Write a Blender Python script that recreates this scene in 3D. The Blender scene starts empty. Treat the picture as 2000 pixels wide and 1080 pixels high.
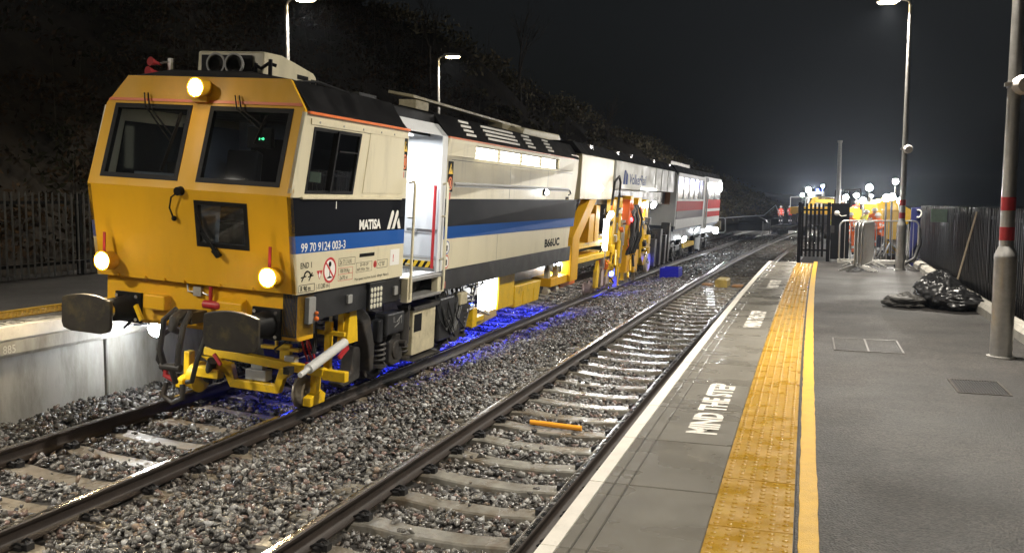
import bpy, bmesh, math, random
import numpy as np
from mathutils import Matrix, Vector, noise as mnoise

random.seed(7)
rng = np.random.default_rng(7)
SC = bpy.context.scene
COL = SC.collection
R_ = math.radians

# ------------------------------------------------------------------ camera
CAM_H = 1.5811
YAW, PITCH, ROLL, FPX = 0.309137, 0.084474, 0.004715, 1757.99
F_ = Vector((-math.sin(YAW) * math.cos(PITCH), math.cos(YAW) * math.cos(PITCH), -math.sin(PITCH)))
RT = Vector((math.cos(YAW), math.sin(YAW), 0))
UP = RT.cross(F_)
R2 = RT * math.cos(ROLL) + UP * math.sin(ROLL)
U2 = -RT * math.sin(ROLL) + UP * math.cos(ROLL)
camd = bpy.data.cameras.new("camera")
cam = bpy.data.objects.new("camera", camd)
COL.objects.link(cam)
cm = Matrix((R2, U2, -F_)).transposed().to_4x4()
cm.translation = Vector((0, 0, CAM_H))
cam.matrix_world = cm
camd.sensor_fit = 'HORIZONTAL'
camd.sensor_width = 36
camd.lens = 36 * FPX / 2000
camd.clip_start = 0.05
camd.clip_end = 3000
SC.camera = cam

# ------------------------------------------------------------------ night sky
world = bpy.data.worlds.new("World")
SC.world = world
world.use_nodes = True
wn = world.node_tree.nodes
wl = world.node_tree.links
bg = wn["Background"]
sky = wn.new("ShaderNodeTexSky")
sky.sky_type = 'NISHITA'
sky.sun_disc = False
sky.sun_elevation = R_(12)
sky.sun_rotation = R_(200)
sky.dust_density = 6
hs = wn.new("ShaderNodeHueSaturation")
hs.inputs['Saturation'].default_value = 0.35
wl.new(sky.outputs[0], hs.inputs['Color'])
wl.new(hs.outputs[0], bg.inputs['Color'])
bg.inputs['Strength'].default_value = 0.0035

SC.view_settings.view_transform = 'Standard'
SC.view_settings.look = 'None'
SC.view_settings.gamma = 1
SC.view_settings.exposure = 0.0
SC.view_settings.use_curve_mapping = False
SC.render.engine = 'CYCLES'
cy = SC.cycles
cy.use_denoising = True
cy.max_bounces = 5
cy.diffuse_bounces = 2
cy.glossy_bounces = 3
cy.transparent_max_bounces = 12
cy.transmission_bounces = 3
cy.sample_clamp_indirect = 3.0
cy.caustics_reflective = False
cy.caustics_refractive = False

# ------------------------------------------------------------------ the curve the station lies on
K = 0.0011298
RAD = 1 / K
CX = -1.10315 + RAD


def W(s, off, z=0.0):
    a = s * K
    return Vector((CX - math.cos(a) * (RAD - off), math.sin(a) * (RAD - off), z))


def FM(s, off, z=0.0, cant=0.0, turn=0.0):
    """frame on the curve: X to the right, Y along the line, Z up"""
    a = s * K + turn
    r = Vector((math.cos(a), -math.sin(a), 0))
    f = Vector((math.sin(a), math.cos(a), 0))
    u = Vector((0, 0, 1))
    r2 = r * math.cos(cant) - u * math.sin(cant)
    u2 = r * math.sin(cant) + u * math.cos(cant)
    m = Matrix((r2, f, u2)).transposed().to_4x4()
    m.translation = W(s, off, z)
    return m


FAR = dict(off=-5.128, z=-0.769, cant=0.0573)
NEAR = dict(off=-1.4882, z=-0.790, cant=0.0315)


def TRK(t, s, r=0.0, z=0.0):
    return FM(s, t['off'], t['z'], t['cant']) @ Vector((r, 0, z))


# ------------------------------------------------------------------ mesh helpers
# parts whose separate pieces each become an object of their own
SPLIT = set('''coupler_block step_bracket step roof_slat tray side_rib red_valve socket_box vent roof_clamp orange_gutter window_post upright sensor_box
hydraulic_cylinder red_cable black_fittings red_handle brake_unit valve_block cross_frame coupling_gear lifting_clamp tray_rib black_stripe led_cell rivet bolt
pipework hose instrument_box paper ramp_plate stake rib slat latch connector red_horn brake_hose yellow_bracket eye barrier_foot red_label mark bracket emblem'''.split())

class MB:
    def __init__(self):
        self.v = []
        self.f = []
        self.m = []
        self.c = 0

    def mt(self, i):
        self.c = i
        return self

    def poly(self, pts):
        n = len(self.v)
        self.v += [tuple(p) for p in pts]
        self.f.append(tuple(range(n, n + len(pts))))
        self.m.append(self.c)
        return self

    def _add(self, vs, fs):
        n = len(self.v)
        self.v += [tuple(p) for p in vs]
        for f in fs:
            self.f.append(tuple(i + n for i in f))
            self.m.append(self.c)
        return self

    def box(self, x0, x1, y0, y1, z0, z1, M=None):
        vs = [Vector(p) for p in ((x0, y0, z0), (x1, y0, z0), (x1, y1, z0), (x0, y1, z0), (x0, y0, z1), (x1, y0, z1), (x1, y1, z1), (x0, y1, z1))]
        if M is not None:
            vs = [M @ p for p in vs]
        return self._add(vs, [(0, 3, 2, 1), (4, 5, 6, 7), (0, 1, 5, 4), (1, 2, 6, 5), (2, 3, 7, 6), (3, 0, 4, 7)])

    def cbox(self, c, sz, rot=(0, 0, 0)):
        M = Matrix.Translation(Vector(c)) @ (Matrix.Rotation(rot[2], 4, 'Z') @ Matrix.Rotation(rot[1], 4, 'Y') @ Matrix.Rotation(rot[0], 4, 'X'))
        a, b, d = sz[0] / 2, sz[1] / 2, sz[2] / 2
        return self.box(-a, a, -b, b, -d, d, M)

    def bar(self, p0, p1, w, h, upv=(0, 0, 1)):
        p0 = Vector(p0)
        p1 = Vector(p1)
        d = (p1 - p0)
        L = d.length
        d = d / L
        u = Vector(upv)
        if abs(d.dot(u)) > 0.98:
            u = Vector((0, 1, 0))
        x = d.cross(u).normalized()
        u = x.cross(d)
        M = Matrix((x, d, u)).transposed().to_4x4()
        M.translation = p0
        return self.box(-w / 2, w / 2, 0, L, -h / 2, h / 2, M)

    def cyl(self, p0, p1, r0, r1=None, n=14, cap=True):
        r1 = r0 if r1 is None else r1
        p0 = Vector(p0)
        p1 = Vector(p1)
        d = (p1 - p0).normalized()
        u = Vector((0, 0, 1)) if abs(d.z) < 0.9 else Vector((1, 0, 0))
        x = d.cross(u).normalized()
        y = x.cross(d)
        vs = []
        for p, r in ((p0, r0), (p1, r1)):
            for i in range(n):
                a = 2 * math.pi * i / n
                vs.append(p + x * (r * math.cos(a)) + y * (r * math.sin(a)))
        fs = [(i, (i + 1) % n, n + (i + 1) % n, n + i) for i in range(n)]
        if cap:
            fs += [tuple(range(n - 1, -1, -1)), tuple(range(n, 2 * n))]
        return self._add(vs, fs)

    def lathe(self, p0, axis, prof, n=18):
        """prof: list of (distance along axis, radius)"""
        p0 = Vector(p0)
        d = Vector(axis).normalized()
        u = Vector((0, 0, 1)) if abs(d.z) < 0.9 else Vector((1, 0, 0))
        x = d.cross(u).normalized()
        y = x.cross(d)
        vs = []
        for t, r in prof:
            for i in range(n):
                a = 2 * math.pi * i / n
                vs.append(p0 + d * t + x * (r * math.cos(a)) + y * (r * math.sin(a)))
        fs = []
        for k in range(len(prof) - 1):
            for i in range(n):
                j = (i + 1) % n
                fs.append((k * n + i, k * n + j, (k + 1) * n + j, (k + 1) * n + i))
        fs.append(tuple(range(n - 1, -1, -1)))
        b = (len(prof) - 1) * n
        fs.append(tuple(range(b, b + n)))
        return self._add(vs, fs)

    def tube(self, pts, r, n=8):
        pts = [Vector(p) for p in pts]
        vs = []
        px = None
        for i, p in enumerate(pts):
            if i == 0:
                d = pts[1] - p
            elif i == len(pts) - 1:
                d = p - pts[i - 1]
            else:
                d = (pts[i + 1] - p).normalized() + (p - pts[i - 1]).normalized()
            d.normalize()
            if px is None:
                u = Vector((0, 0, 1)) if abs(d.z) < 0.9 else Vector((1, 0, 0))
                x = d.cross(u).normalized()
            else:
                x = (px - d * px.dot(d)).normalized()
            px = x
            y = d.cross(x)
            rr = r[i] if isinstance(r, (list, tuple)) else r
            for k in range(n):
                a = 2 * math.pi * k / n
                vs.append(p + x * (rr * math.cos(a)) + y * (rr * math.sin(a)))
        fs = []
        for i in range(len(pts) - 1):
            for k in range(n):
                j = (k + 1) % n
                fs.append((i * n + k, i * n + j, (i + 1) * n + j, (i + 1) * n + k))
        fs.append(tuple(range(n - 1, -1, -1)))
        b = (len(pts) - 1) * n
        fs.append(tuple(range(b, b + n)))
        return self._add(vs, fs)

    def prism(self, poly, axis, lo, hi):
        def P(a, b, t):
            return ((t, a, b), (a, t, b), (a, b, t))[axis]
        n = len(poly)
        vs = [P(a, b, lo) for a, b in poly] + [P(a, b, hi) for a, b in poly]
        fs = [(i, (i + 1) % n, n + (i + 1) % n, n + i) for i in range(n)]
        fs += [tuple(range(n - 1, -1, -1)), tuple(range(n, 2 * n))]
        return self._add(vs, fs)

    def sphere(self, c, r, n=12, m=8, sc=(1, 1, 1)):
        vs = []
        for j in range(m + 1):
            th = math.pi * j / m
            for i in range(n):
                a = 2 * math.pi * i / n
                vs.append((c[0] + sc[0] * r * math.sin(th) * math.cos(a), c[1] + sc[1] * r * math.sin(th) * math.sin(a), c[2] + sc[2] * r * math.cos(th)))
        fs = []
        for j in range(m):
            for i in range(n):
                k = (i + 1) % n
                fs.append((j * n + i, (j + 1) * n + i, (j + 1) * n + k, j * n + k))
        return self._add(vs, fs)

    def mesh(self, name, mats, smooth=False, merge=True):
        me = bpy.data.meshes.new(name)
        me.from_pydata(self.v, [], self.f)
        for m in mats:
            me.materials.append(m)
        if len(mats) > 1:
            me.polygons.foreach_set('material_index', self.m)
        if merge:
            bm = bmesh.new()
            bm.from_mesh(me)
            bmesh.ops.remove_doubles(bm, verts=bm.verts, dist=1e-5)
            bmesh.ops.recalc_face_normals(bm, faces=bm.faces)
            bm.to_mesh(me)
            bm.free()
        if smooth:
            me.shade_smooth()
            me.set_sharp_from_angle(angle=R_(40))
        me.update()
        return me

    def islands(self):
        p = list(range(len(self.v)))

        def find(i):
            while p[i] != i:
                p[i] = p[p[i]]
                i = p[i]
            return i
        seen = {}
        for i, v in enumerate(self.v):
            k = (round(v[0], 5), round(v[1], 5), round(v[2], 5))
            if k in seen:
                p[find(i)] = find(seen[k])
            else:
                seen[k] = i
        for f in self.f:
            for i in f[1:]:
                p[find(i)] = find(f[0])
        out = {}
        for f, m in zip(self.f, self.m):
            q = out.setdefault(find(f[0]), MB())
            q.c = m
            q.poly([self.v[i] for i in f])
        return list(out.values())

    def build(self, name, mats, parent=None, smooth=False, bevel=0.0, seg=2, merge=True):
        if not isinstance(mats, (list, tuple)):
            mats = [mats]
        if name in SPLIT and not getattr(self, 'single', False):
            o = None
            for q in self.islands():
                q.single = True
                r = q.build(name, mats, parent, smooth, bevel, seg, merge)
                o = o or r
            return o
        o = bpy.data.objects.new(name, self.mesh(name, mats, smooth, merge))
        COL.objects.link(o)
        if parent is not None:
            o.parent = parent
        if bevel:
            b = o.modifiers.new("bevel", 'BEVEL')
            b.width = bevel
            b.segments = seg
            b.limit_method = 'ANGLE'
            b.angle_limit = R_(35)
            b.harden_normals = False
        return o


def inst(me, name, parent=None, M=None):
    o = bpy.data.objects.new(name, me)
    COL.objects.link(o)
    if parent is not None:
        o.parent = parent
    if M is not None:
        o.matrix_basis = M
    return o


def empty(name, M=None, loc=None):
    o = bpy.data.objects.new(name, None)
    COL.objects.link(o)
    o.empty_display_size = 0.2
    if M is not None:
        o.matrix_basis = M
    elif loc is not None:
        o.location = loc
    return o


def tag(o, label, cat, group=None):
    o['label'] = label
    o['category'] = cat
    if group:
        o['group'] = group
    return o


def struct(o, kind='structure'):
    o['kind'] = kind
    return o


def copy_tree(o, parent=None):
    c = o.copy()
    COL.objects.link(c)
    c.parent = parent
    for ch in list(o.children):
        copy_tree(ch, c)
    return c


def ribbon(mb, prof, s0, s1, ds, closed=True, tr=None):
    """sweep a profile of (off, z) points along the curve"""
    n = max(1, int(round((s1 - s0) / ds)))
    vs = []
    for i in range(n + 1):
        s = s0 + (s1 - s0) * i / n
        for o, z in prof:
            vs.append(W(s, o, z) if tr is None else TRK(tr, s, o, z))
    m = len(prof)
    fs = []
    for i in range(n):
        for k in range(m if closed else m - 1):
            j = (k + 1) % m
            fs.append((i * m + k, i * m + j, (i + 1) * m + j, (i + 1) * m + k))
    if closed:
        fs.append(tuple(range(m - 1, -1, -1)))
        fs.append(tuple(range(n * m, n * m + m)))
    return mb._add(vs, fs)


def solid(o, t, out):
    """give a sheet thickness on its inner side"""
    n = sum((p.normal * p.area for p in o.data.polygons), Vector())
    if n.dot(Vector(out)) < 0:
        o.data.flip_normals()
    md = o.modifiers.new("thickness", 'SOLIDIFY')
    md.thickness = t
    md.offset = -1


def lamp(name, kind, loc, power, color, size=0.1, rot=None, parent=None, spot=None, blend=0.5, size_y=None, spread=None):
    d = bpy.data.lights.new(name, kind)
    d.energy = power
    d.color = color
    if kind == 'AREA':
        d.shape = 'RECTANGLE' if size_y else 'DISK'
        d.size = size
        if size_y:
            d.size_y = size_y
        if spread:
            d.spread = R_(spread)
    else:
        d.shadow_soft_size = size
    if kind == 'SPOT':
        d.spot_size = R_(spot or 90)
        d.spot_blend = blend
    o = bpy.data.objects.new(name, d)
    COL.objects.link(o)
    o.location = loc
    if rot is not None:
        o.rotation_euler = rot
    if parent is not None:
        o.parent = parent
    return o


def aim(o, target):
    d = Vector(target) - o.location
    o.rotation_euler = d.to_track_quat('-Z', 'Y').to_euler()


# ------------------------------------------------------------------ materials
MATS = {}


def mat(name, col, rough=0.5, metal=0.0, var=0.0, vscale=4.0, bump=0.0, bscale=60.0, coat=0.0, rvar=0.0, rscale=3.0, spec=0.5, dirt=None, dscale=2.0, dlo=0.5, dhi=0.7, stretch=None):
    m = bpy.data.materials.new(name)
    m.use_nodes = True
    nt = m.node_tree
    N = nt.nodes
    L = nt.links
    b = N["Principled BSDF"]
    c4 = (col[0], col[1], col[2], 1)
    b.inputs['Base Color'].default_value = c4
    b.inputs['Roughness'].default_value = rough
    b.inputs['Metallic'].default_value = metal
    b.inputs['Specular IOR Level'].default_value = spec
    if coat:
        b.inputs['Coat Weight'].default_value = coat
        b.inputs['Coat Roughness'].default_value = 0.08
    vec = None
    if var or bump or rvar or dirt:
        tc = N.new("ShaderNodeTexCoord")
        oi = N.new("ShaderNodeObjectInfo")
        ad = N.new("ShaderNodeVectorMath")
        ad.operation = 'ADD'
        mu = N.new("ShaderNodeVectorMath")
        mu.operation = 'SCALE'
        mu.inputs['Scale'].default_value = 37.0
        cv = N.new("ShaderNodeCombineXYZ")
        L.new(oi.outputs['Random'], cv.inputs[0])
        L.new(oi.outputs['Random'], cv.inputs[1])
        L.new(cv.outputs[0], mu.inputs[0])
        L.new(tc.outputs['Object'], ad.inputs[0])
        L.new(mu.outputs[0], ad.inputs[1])
        vec = ad.outputs[0]
        if stretch:
            mp = N.new("ShaderNodeMapping")
            mp.inputs['Scale'].default_value = stretch
            L.new(vec, mp.inputs['Vector'])
            vec = mp.outputs[0]
    cur = None
    if var:
        n = N.new("ShaderNodeTexNoise")
        n.inputs['Scale'].default_value = vscale
        n.inputs['Detail'].default_value = 5
        n.inputs['Roughness'].default_value = 0.65
        L.new(vec, n.inputs['Vector'])
        mr = N.new("ShaderNodeMapRange")
        mr.inputs['From Min'].default_value = 0.3
        mr.inputs['From Max'].default_value = 0.7
        L.new(n.outputs['Fac'], mr.inputs['Value'])
        mx = N.new("ShaderNodeMix")
        mx.data_type = 'RGBA'
        mx.inputs['A'].default_value = tuple(x * (1 - var) for x in col) + (1,)
        mx.inputs['B'].default_value = tuple(min(1, x * (1 + var)) for x in col) + (1,)
        L.new(mr.outputs[0], mx.inputs['Factor'])
        cur = mx.outputs['Result']
    if dirt:
        n = N.new("ShaderNodeTexNoise")
        n.inputs['Scale'].default_value = dscale
        n.inputs['Detail'].default_value = 7
        n.inputs['Roughness'].default_value = 0.7
        L.new(vec, n.inputs['Vector'])
        mr = N.new("ShaderNodeMapRange")
        mr.inputs['From Min'].default_value = dlo
        mr.inputs['From Max'].default_value = dhi
        L.new(n.outputs['Fac'], mr.inputs['Value'])
        mx = N.new("ShaderNodeMix")
        mx.data_type = 'RGBA'
        mx.inputs['A'].default_value = c4
        if cur is not None:
            L.new(cur, mx.inputs['A'])
        mx.inputs['B'].default_value = tuple(dirt) + (1,)
        L.new(mr.outputs[0], mx.inputs['Factor'])
        cur = mx.outputs['Result']
    if cur is not None:
        L.new(cur, b.inputs['Base Color'])
    if rvar:
        n = N.new("ShaderNodeTexNoise")
        n.inputs['Scale'].default_value = rscale
        n.inputs['Detail'].default_value = 4
        L.new(vec, n.inputs['Vector'])
        mr = N.new("ShaderNodeMapRange")
        mr.inputs['From Min'].default_value = 0.35
        mr.inputs['From Max'].default_value = 0.65
        mr.inputs['To Min'].default_value = max(0.03, rough - rvar)
        mr.inputs['To Max'].default_value = min(1, rough + rvar)
        L.new(n.outputs['Fac'], mr.inputs['Value'])
        L.new(mr.outputs[0], b.inputs['Roughness'])
    if bump:
        n = N.new("ShaderNodeTexNoise")
        n.inputs['Scale'].default_value = bscale
        n.inputs['Detail'].default_value = 4
        L.new(vec, n.inputs['Vector'])
        bp = N.new("ShaderNodeBump")
        bp.inputs['Strength'].default_value = bump
        bp.inputs['Distance'].default_value = 0.01
        L.new(n.outputs['Fac'], bp.inputs['Height'])
        L.new(bp.outputs[0], b.inputs['Normal'])
    MATS[name] = m
    return m


def emit(name, col, strength):
    m = bpy.data.materials.new(name)
    m.use_nodes = True
    b = m.node_tree.nodes["Principled BSDF"]
    b.inputs['Base Color'].default_value = (0.8, 0.8, 0.8, 1)
    b.inputs['Emission Color'].default_value = tuple(col) + (1,)
    b.inputs['Emission Strength'].default_value = strength
    return m


def glass(name, tint=(0.55, 0.6, 0.6), ior=1.5, rough=0.02):
    m = bpy.data.materials.new(name)
    m.use_nodes = True
    N = m.node_tree.nodes
    L = m.node_tree.links
    N.remove(N["Principled BSDF"])
    t = N.new("ShaderNodeBsdfTransparent")
    t.inputs[0].default_value = tuple(tint) + (1,)
    g = N.new("ShaderNodeBsdfGlossy")
    g.inputs['Roughness'].default_value = rough
    fr = N.new("ShaderNodeFresnel")
    fr.inputs['IOR'].default_value = ior
    mx = N.new("ShaderNodeMixShader")
    L.new(fr.outputs[0], mx.inputs[0])
    L.new(t.outputs[0], mx.inputs[1])
    L.new(g.outputs[0], mx.inputs[2])
    L.new(mx.outputs[0], N["Material Output"].inputs[0])
    return m


M_concrete = mat("concrete", (0.36, 0.34, 0.30), 0.75, var=0.18, vscale=3, bump=0.25, bscale=90, dirt=(0.16, 0.15, 0.12), dscale=1.6, dlo=0.52, dhi=0.75)
M_wallconc = mat("wall_concrete", (0.42, 0.41, 0.38), 0.7, var=0.15, vscale=1.4, bump=0.12, bscale=60, dirt=(0.20, 0.19, 0.15), dscale=2.6, dlo=0.42, dhi=0.72, stretch=(1, 1, 0.28))
M_sleeper = mat("sleeper_concrete", (0.22, 0.19, 0.145), 0.42, var=0.3, vscale=7, bump=0.25, bscale=70, rvar=0.2, rscale=3.0, dirt=(0.14, 0.10, 0.065), dscale=2.5, dlo=0.45, dhi=0.7)
M_sleeper_wet = mat("wet_sleeper_concrete", (0.20, 0.19, 0.165), 0.17, var=0.3, vscale=7, bump=0.22, bscale=60, rvar=0.14, rscale=3.5, dirt=(0.10, 0.07, 0.04), dscale=2.5, dlo=0.45, dhi=0.7)
M_railside = mat("rail_rust", (0.028, 0.02, 0.016), 0.5, metal=0.2, var=0.3, vscale=6, bump=0.15, bscale=60)
M_railtop = mat("rail_polished", (0.50, 0.47, 0.44), 0.22, metal=1.0, var=0.2, vscale=8, rvar=0.1, rscale=12)
M_slab = mat("coping_slab", (0.165, 0.153, 0.13), 0.3, var=0.10, vscale=2.5, bump=0.12, bscale=160, rvar=0.12, rscale=1.8, dirt=(0.24, 0.22, 0.18), dscale=1.2, dlo=0.55, dhi=0.75)
M_white = mat("white_paint", (0.74, 0.70, 0.63), 0.5, var=0.1, vscale=6, bump=0.1, bscale=120, dirt=(0.45, 0.41, 0.35), dscale=5, dlo=0.58, dhi=0.75)
M_yelltile = mat("yellow_tactile", (0.36, 0.20, 0.016), 0.36, var=0.12, vscale=9, bump=0.2, bscale=90, rvar=0.15, rscale=5, dirt=(0.42, 0.265, 0.03), dscale=6, dlo=0.5, dhi=0.75)
M_yellline = mat("yellow_line_paint", (0.55, 0.315, 0.012), 0.5, var=0.12, vscale=10, bump=0.5, bscale=150)
M_joint = mat("joint_filler", (0.035, 0.032, 0.028), 0.6)
M_ballastbed = mat("ballast_bed", (0.025, 0.022, 0.02), 0.75, var=0.5, vscale=25, bump=1.0, bscale=30)
M_soil = mat("soil", (0.045, 0.036, 0.024), 0.9, var=0.5, vscale=2, bump=0.8, bscale=6)
M_galv = mat("galvanised_steel", (0.50, 0.49, 0.47), 0.38, metal=0.75, var=0.12, vscale=14, bump=0.05, bscale=60, rvar=0.1, rscale=9)
M_fence = mat("black_fence_paint", (0.006, 0.006, 0.007), 0.3, spec=0.12, var=0.2, vscale=5)
M_fence2 = mat("grey_fence_steel", (0.07, 0.07, 0.068), 0.36, metal=0.5, var=0.2, vscale=5)
M_dark = mat("dark_metal", (0.03, 0.03, 0.032), 0.45, metal=0.3, var=0.3, vscale=8, bump=0.1, bscale=50)
M_black = mat("black_plastic", (0.009, 0.009, 0.01), 0.5, spec=0.1)
M_red = mat("red_paint", (0.42, 0.025, 0.03), 0.45, var=0.1, vscale=8)
M_chrome = mat("bare_steel", (0.62, 0.61, 0.6), 0.22, metal=1.0)
E_lamp = emit("street_lamp_glow", (1.0, 0.80, 0.42), 60)


def asphalt():
    m = bpy.data.materials.new("asphalt")
    m.use_nodes = True
    N = m.node_tree.nodes
    L = m.node_tree.links
    b = N["Principled BSDF"]
    tc = N.new("ShaderNodeTexCoord")
    v = N.new("ShaderNodeTexVoronoi")
    v.inputs['Scale'].default_value = 75
    L.new(tc.outputs['Object'], v.inputs['Vector'])
    n = N.new("ShaderNodeTexNoise")
    n.inputs['Scale'].default_value = 0.9
    n.inputs['Detail'].default_value = 8
    n.inputs['Roughness'].default_value = 0.65
    L.new(tc.outputs['Object'], n.inputs['Vector'])
    n2 = N.new("ShaderNodeTexNoise")
    n2.inputs['Scale'].default_value = 48
    n2.inputs['Detail'].default_value = 3
    L.new(tc.outputs['Object'], n2.inputs['Vector'])
    r1 = N.new("ShaderNodeValToRGB")
    r1.color_ramp.elements[0].position = 0.38
    r1.color_ramp.elements[0].color = (0.013, 0.012, 0.0115, 1)
    r1.color_ramp.elements[1].position = 0.64
    r1.color_ramp.elements[1].color = (0.031, 0.0275, 0.025, 1)
    L.new(n.outputs['Fac'], r1.inputs[0])
    mx = N.new("ShaderNodeMix")
    mx.data_type = 'RGBA'
    mx.blend_type = 'MULTIPLY'
    mx.inputs['Factor'].default_value = 0.85
    r2 = N.new("ShaderNodeValToRGB")
    r2.color_ramp.elements[0].position = 0.2
    r2.color_ramp.elements[0].color = (0.15, 0.15, 0.15, 1)
    r2.color_ramp.elements[1].position = 0.85
    r2.color_ramp.elements[1].color = (2.1, 2.05, 2.0, 1)
    vc = N.new("ShaderNodeTexVoronoi")
    vc.inputs['Scale'].default_value = 70
    L.new(tc.outputs['Object'], vc.inputs['Vector'])
    sx_ = N.new("ShaderNodeSeparateColor")
    L.new(vc.outputs['Color'], sx_.inputs[0])
    av = N.new("ShaderNodeMath")
    av.operation = 'MULTIPLY_ADD'
    av.inputs[1].default_value = 0.75
    L.new(sx_.outputs[0], av.inputs[0])
    hf = N.new("ShaderNodeMath")
    hf.operation = 'MULTIPLY'
    hf.inputs[1].default_value = 0.25
    L.new(n2.outputs['Fac'], hf.inputs[0])
    L.new(hf.outputs[0], av.inputs[2])
    L.new(av.outputs[0], r2.inputs[0])
    L.new(r1.outputs[0], mx.inputs['A'])
    L.new(r2.outputs[0], mx.inputs['B'])
    # trodden gum spots and damp patches
    vg = N.new("ShaderNodeTexVoronoi")
    vg.inputs['Scale'].default_value = 2.3
    L.new(tc.outputs['Object'], vg.inputs['Vector'])
    lt = N.new("ShaderNodeMath")
    lt.operation = 'LESS_THAN'
    lt.inputs[1].default_value = 0.035
    L.new(vg.outputs['Distance'], lt.inputs[0])
    mg = N.new("ShaderNodeMix")
    mg.data_type = 'RGBA'
    L.new(lt.outputs[0], mg.inputs['Factor'])
    L.new(mx.outputs['Result'], mg.inputs['A'])
    mg.inputs['B'].default_value = (0.012, 0.011, 0.011, 1)
    L.new(mg.outputs['Result'], b.inputs['Base Color'])
    nr = N.new("ShaderNodeTexNoise")
    nr.inputs['Scale'].default_value = 0.55
    nr.inputs['Detail'].default_value = 6
    L.new(tc.outputs['Object'], nr.inputs['Vector'])
    mr = N.new("ShaderNodeMapRange")
    mr.inputs['From Min'].default_value = 0.4
    mr.inputs['From Max'].default_value = 0.62
    mr.inputs['To Min'].default_value = 0.56
    mr.inputs['To Max'].default_value = 0.74
    L.new(nr.outputs['Fac'], mr.inputs['Value'])
    L.new(mr.outputs[0], b.inputs['Roughness'])
    bp = N.new("ShaderNodeBump")
    bp.inputs['Strength'].default_value = 0.9
    bp.inputs['Distance'].default_value = 0.006
    L.new(v.outputs['Distance'], bp.inputs['Height'])
    L.new(bp.outputs[0], b.inputs['Normal'])
    return m


M_asphalt = asphalt()


def text_obj(body, size, M, material, parent, name="lettering", sx=1.0, align='LEFT', ext=0.0, weight=0.0):
    cu = bpy.data.curves.new("t", 'FONT')
    cu.body = body
    cu.size = size
    cu.align_x = align
    cu.offset = weight
    cu.extrude = ext
    cu.resolution_u = 3
    ob = bpy.data.objects.new("t", cu)
    COL.objects.link(ob)
    dg = bpy.context.evaluated_depsgraph_get()
    me = bpy.data.meshes.new_from_object(ob.evaluated_get(dg))
    bpy.data.objects.remove(ob)
    bpy.data.curves.remove(cu)
    me.materials.clear()
    me.materials.append(material)
    if sx != 1.0:
        me.transform(Matrix.Diagonal((sx, 1, 1, 1)))
    return inst(me, name, parent, M)

# ================================================================== ground, track bed
def far_z(off):
    return FAR['z'] - (off - FAR['off']) * math.tan(FAR['cant'])


def near_z(off):
    return NEAR['z'] - (off - NEAR['off']) * math.tan(NEAR['cant'])


GZ_O = [-6.9, -6.5, -6.0, -3.95, -3.72, -3.3, -2.95, -2.6, -0.2, 0.3, 3.0, 9.0]
GZ_Z = [-0.735, -0.80, -0.895, -1.01, -0.945, -0.905, -0.93, -0.968, -1.055, -1.04, -0.95, -0.9]
GW = [-0.05, -0.03, 0, 0, 0, 0, 0, 0, 0, 0, 0, 0]

mb = MB()
mb.poly([(-400, -60, -1.5), (400, -60, -1.5), (400, 900, -1.5), (-400, 900, -1.5)])
struct(mb.build("ground", M_soil))
mb = MB()
ribbon(mb, list(zip(GZ_O[:10], [z - 0.025 for z in GZ_Z[:10]])), -3, 130, 1.0, closed=False)
struct(mb.build("track_bed", M_ballastbed))
mb = MB()
ribbon(mb, [(0.25, -0.98), (1.0, -0.75), (3.5, -0.62), (8, -0.6), (14, -0.6)], 26.2, 130, 2.0, closed=False)
struct(mb.build("access_ground", M_ballastbed))

# ------------------------------------------------------------------ rails and sleepers
RAIL_PROF = [(-0.07, -0.159), (0.07, -0.159), (0.07, -0.148), (0.02, -0.132), (0.009, -0.118), (0.009, -0.045), (0.034, -0.034), (0.035, -0.012), (0.026, -0.002),
             (0, 0.0), (-0.026, -0.002), (-0.035, -0.012), (-0.034, -0.034), (-0.009, -0.045), (-0.009, -0.118), (-0.02, -0.132), (-0.07, -0.148)]


def rail_mesh(tr, r, s0, s1, ds=1.0):
    mb = MB()
    ribbon(mb, [(x + r, z) for x, z in RAIL_PROF], s0, s1, ds, True, tr)
    me = mb.mesh("rail", [M_railside, M_railtop], smooth=True, merge=False)
    m = len(RAIL_PROF)
    mi = np.zeros(len(me.polygons), dtype=np.int32)
    n = (len(me.polygons) - 2) // m
    for k in (8, 9):
        mi[np.arange(n) * m + k] = 1
    me.polygons.foreach_set('material_index', mi)
    return me


def sleeper_mesh(m):
    mb = MB()
    st = [(-1.25, -0.195), (-1.15, -0.175), (-0.55, -0.168), (-0.25, -0.195), (0.25, -0.195), (0.55, -0.168), (1.15, -0.175), (1.25, -0.195)]
    vs = []
    for r, z in st:
        vs += [(r, -0.145, -0.38), (r, 0.145, -0.38), (r, 0.112, z - 0.014), (r, 0.096, z), (r, -0.096, z), (r, -0.112, z - 0.014)]
    fs = []
    for i in range(len(st) - 1):
        for k in range(6):
            j = (k + 1) % 6
            fs.append((i * 6 + k, i * 6 + j, (i + 1) * 6 + j, (i + 1) * 6 + k))
    fs += [tuple(range(5, -1, -1)), tuple(range(42, 48))]
    mb._add(vs, fs)
    return mb.mesh("sleeper", [m], smooth=False)


def clip_mesh():
    mb = MB()
    mb.box(-0.045, 0.045, -0.06, 0.06, -0.175, -0.145)
    mb.tube([(-0.04, -0.045, -0.14), (0.0, -0.05, -0.115), (0.045, -0.045, -0.12), (0.06, -0.02, -0.13), (0.035, 0.0, -0.115), (0.06, 0.02, -0.13), (0.045, 0.045, -0.12), (0.0, 0.05, -0.115), (-0.04, 0.045, -0.14)], 0.011, 6)
    mb.box(0.03, 0.085, -0.035, 0.035, -0.17, -0.12)
    return mb.mesh("rail_clip", [M_dark], smooth=True)


CLIP = clip_mesh()


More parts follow.
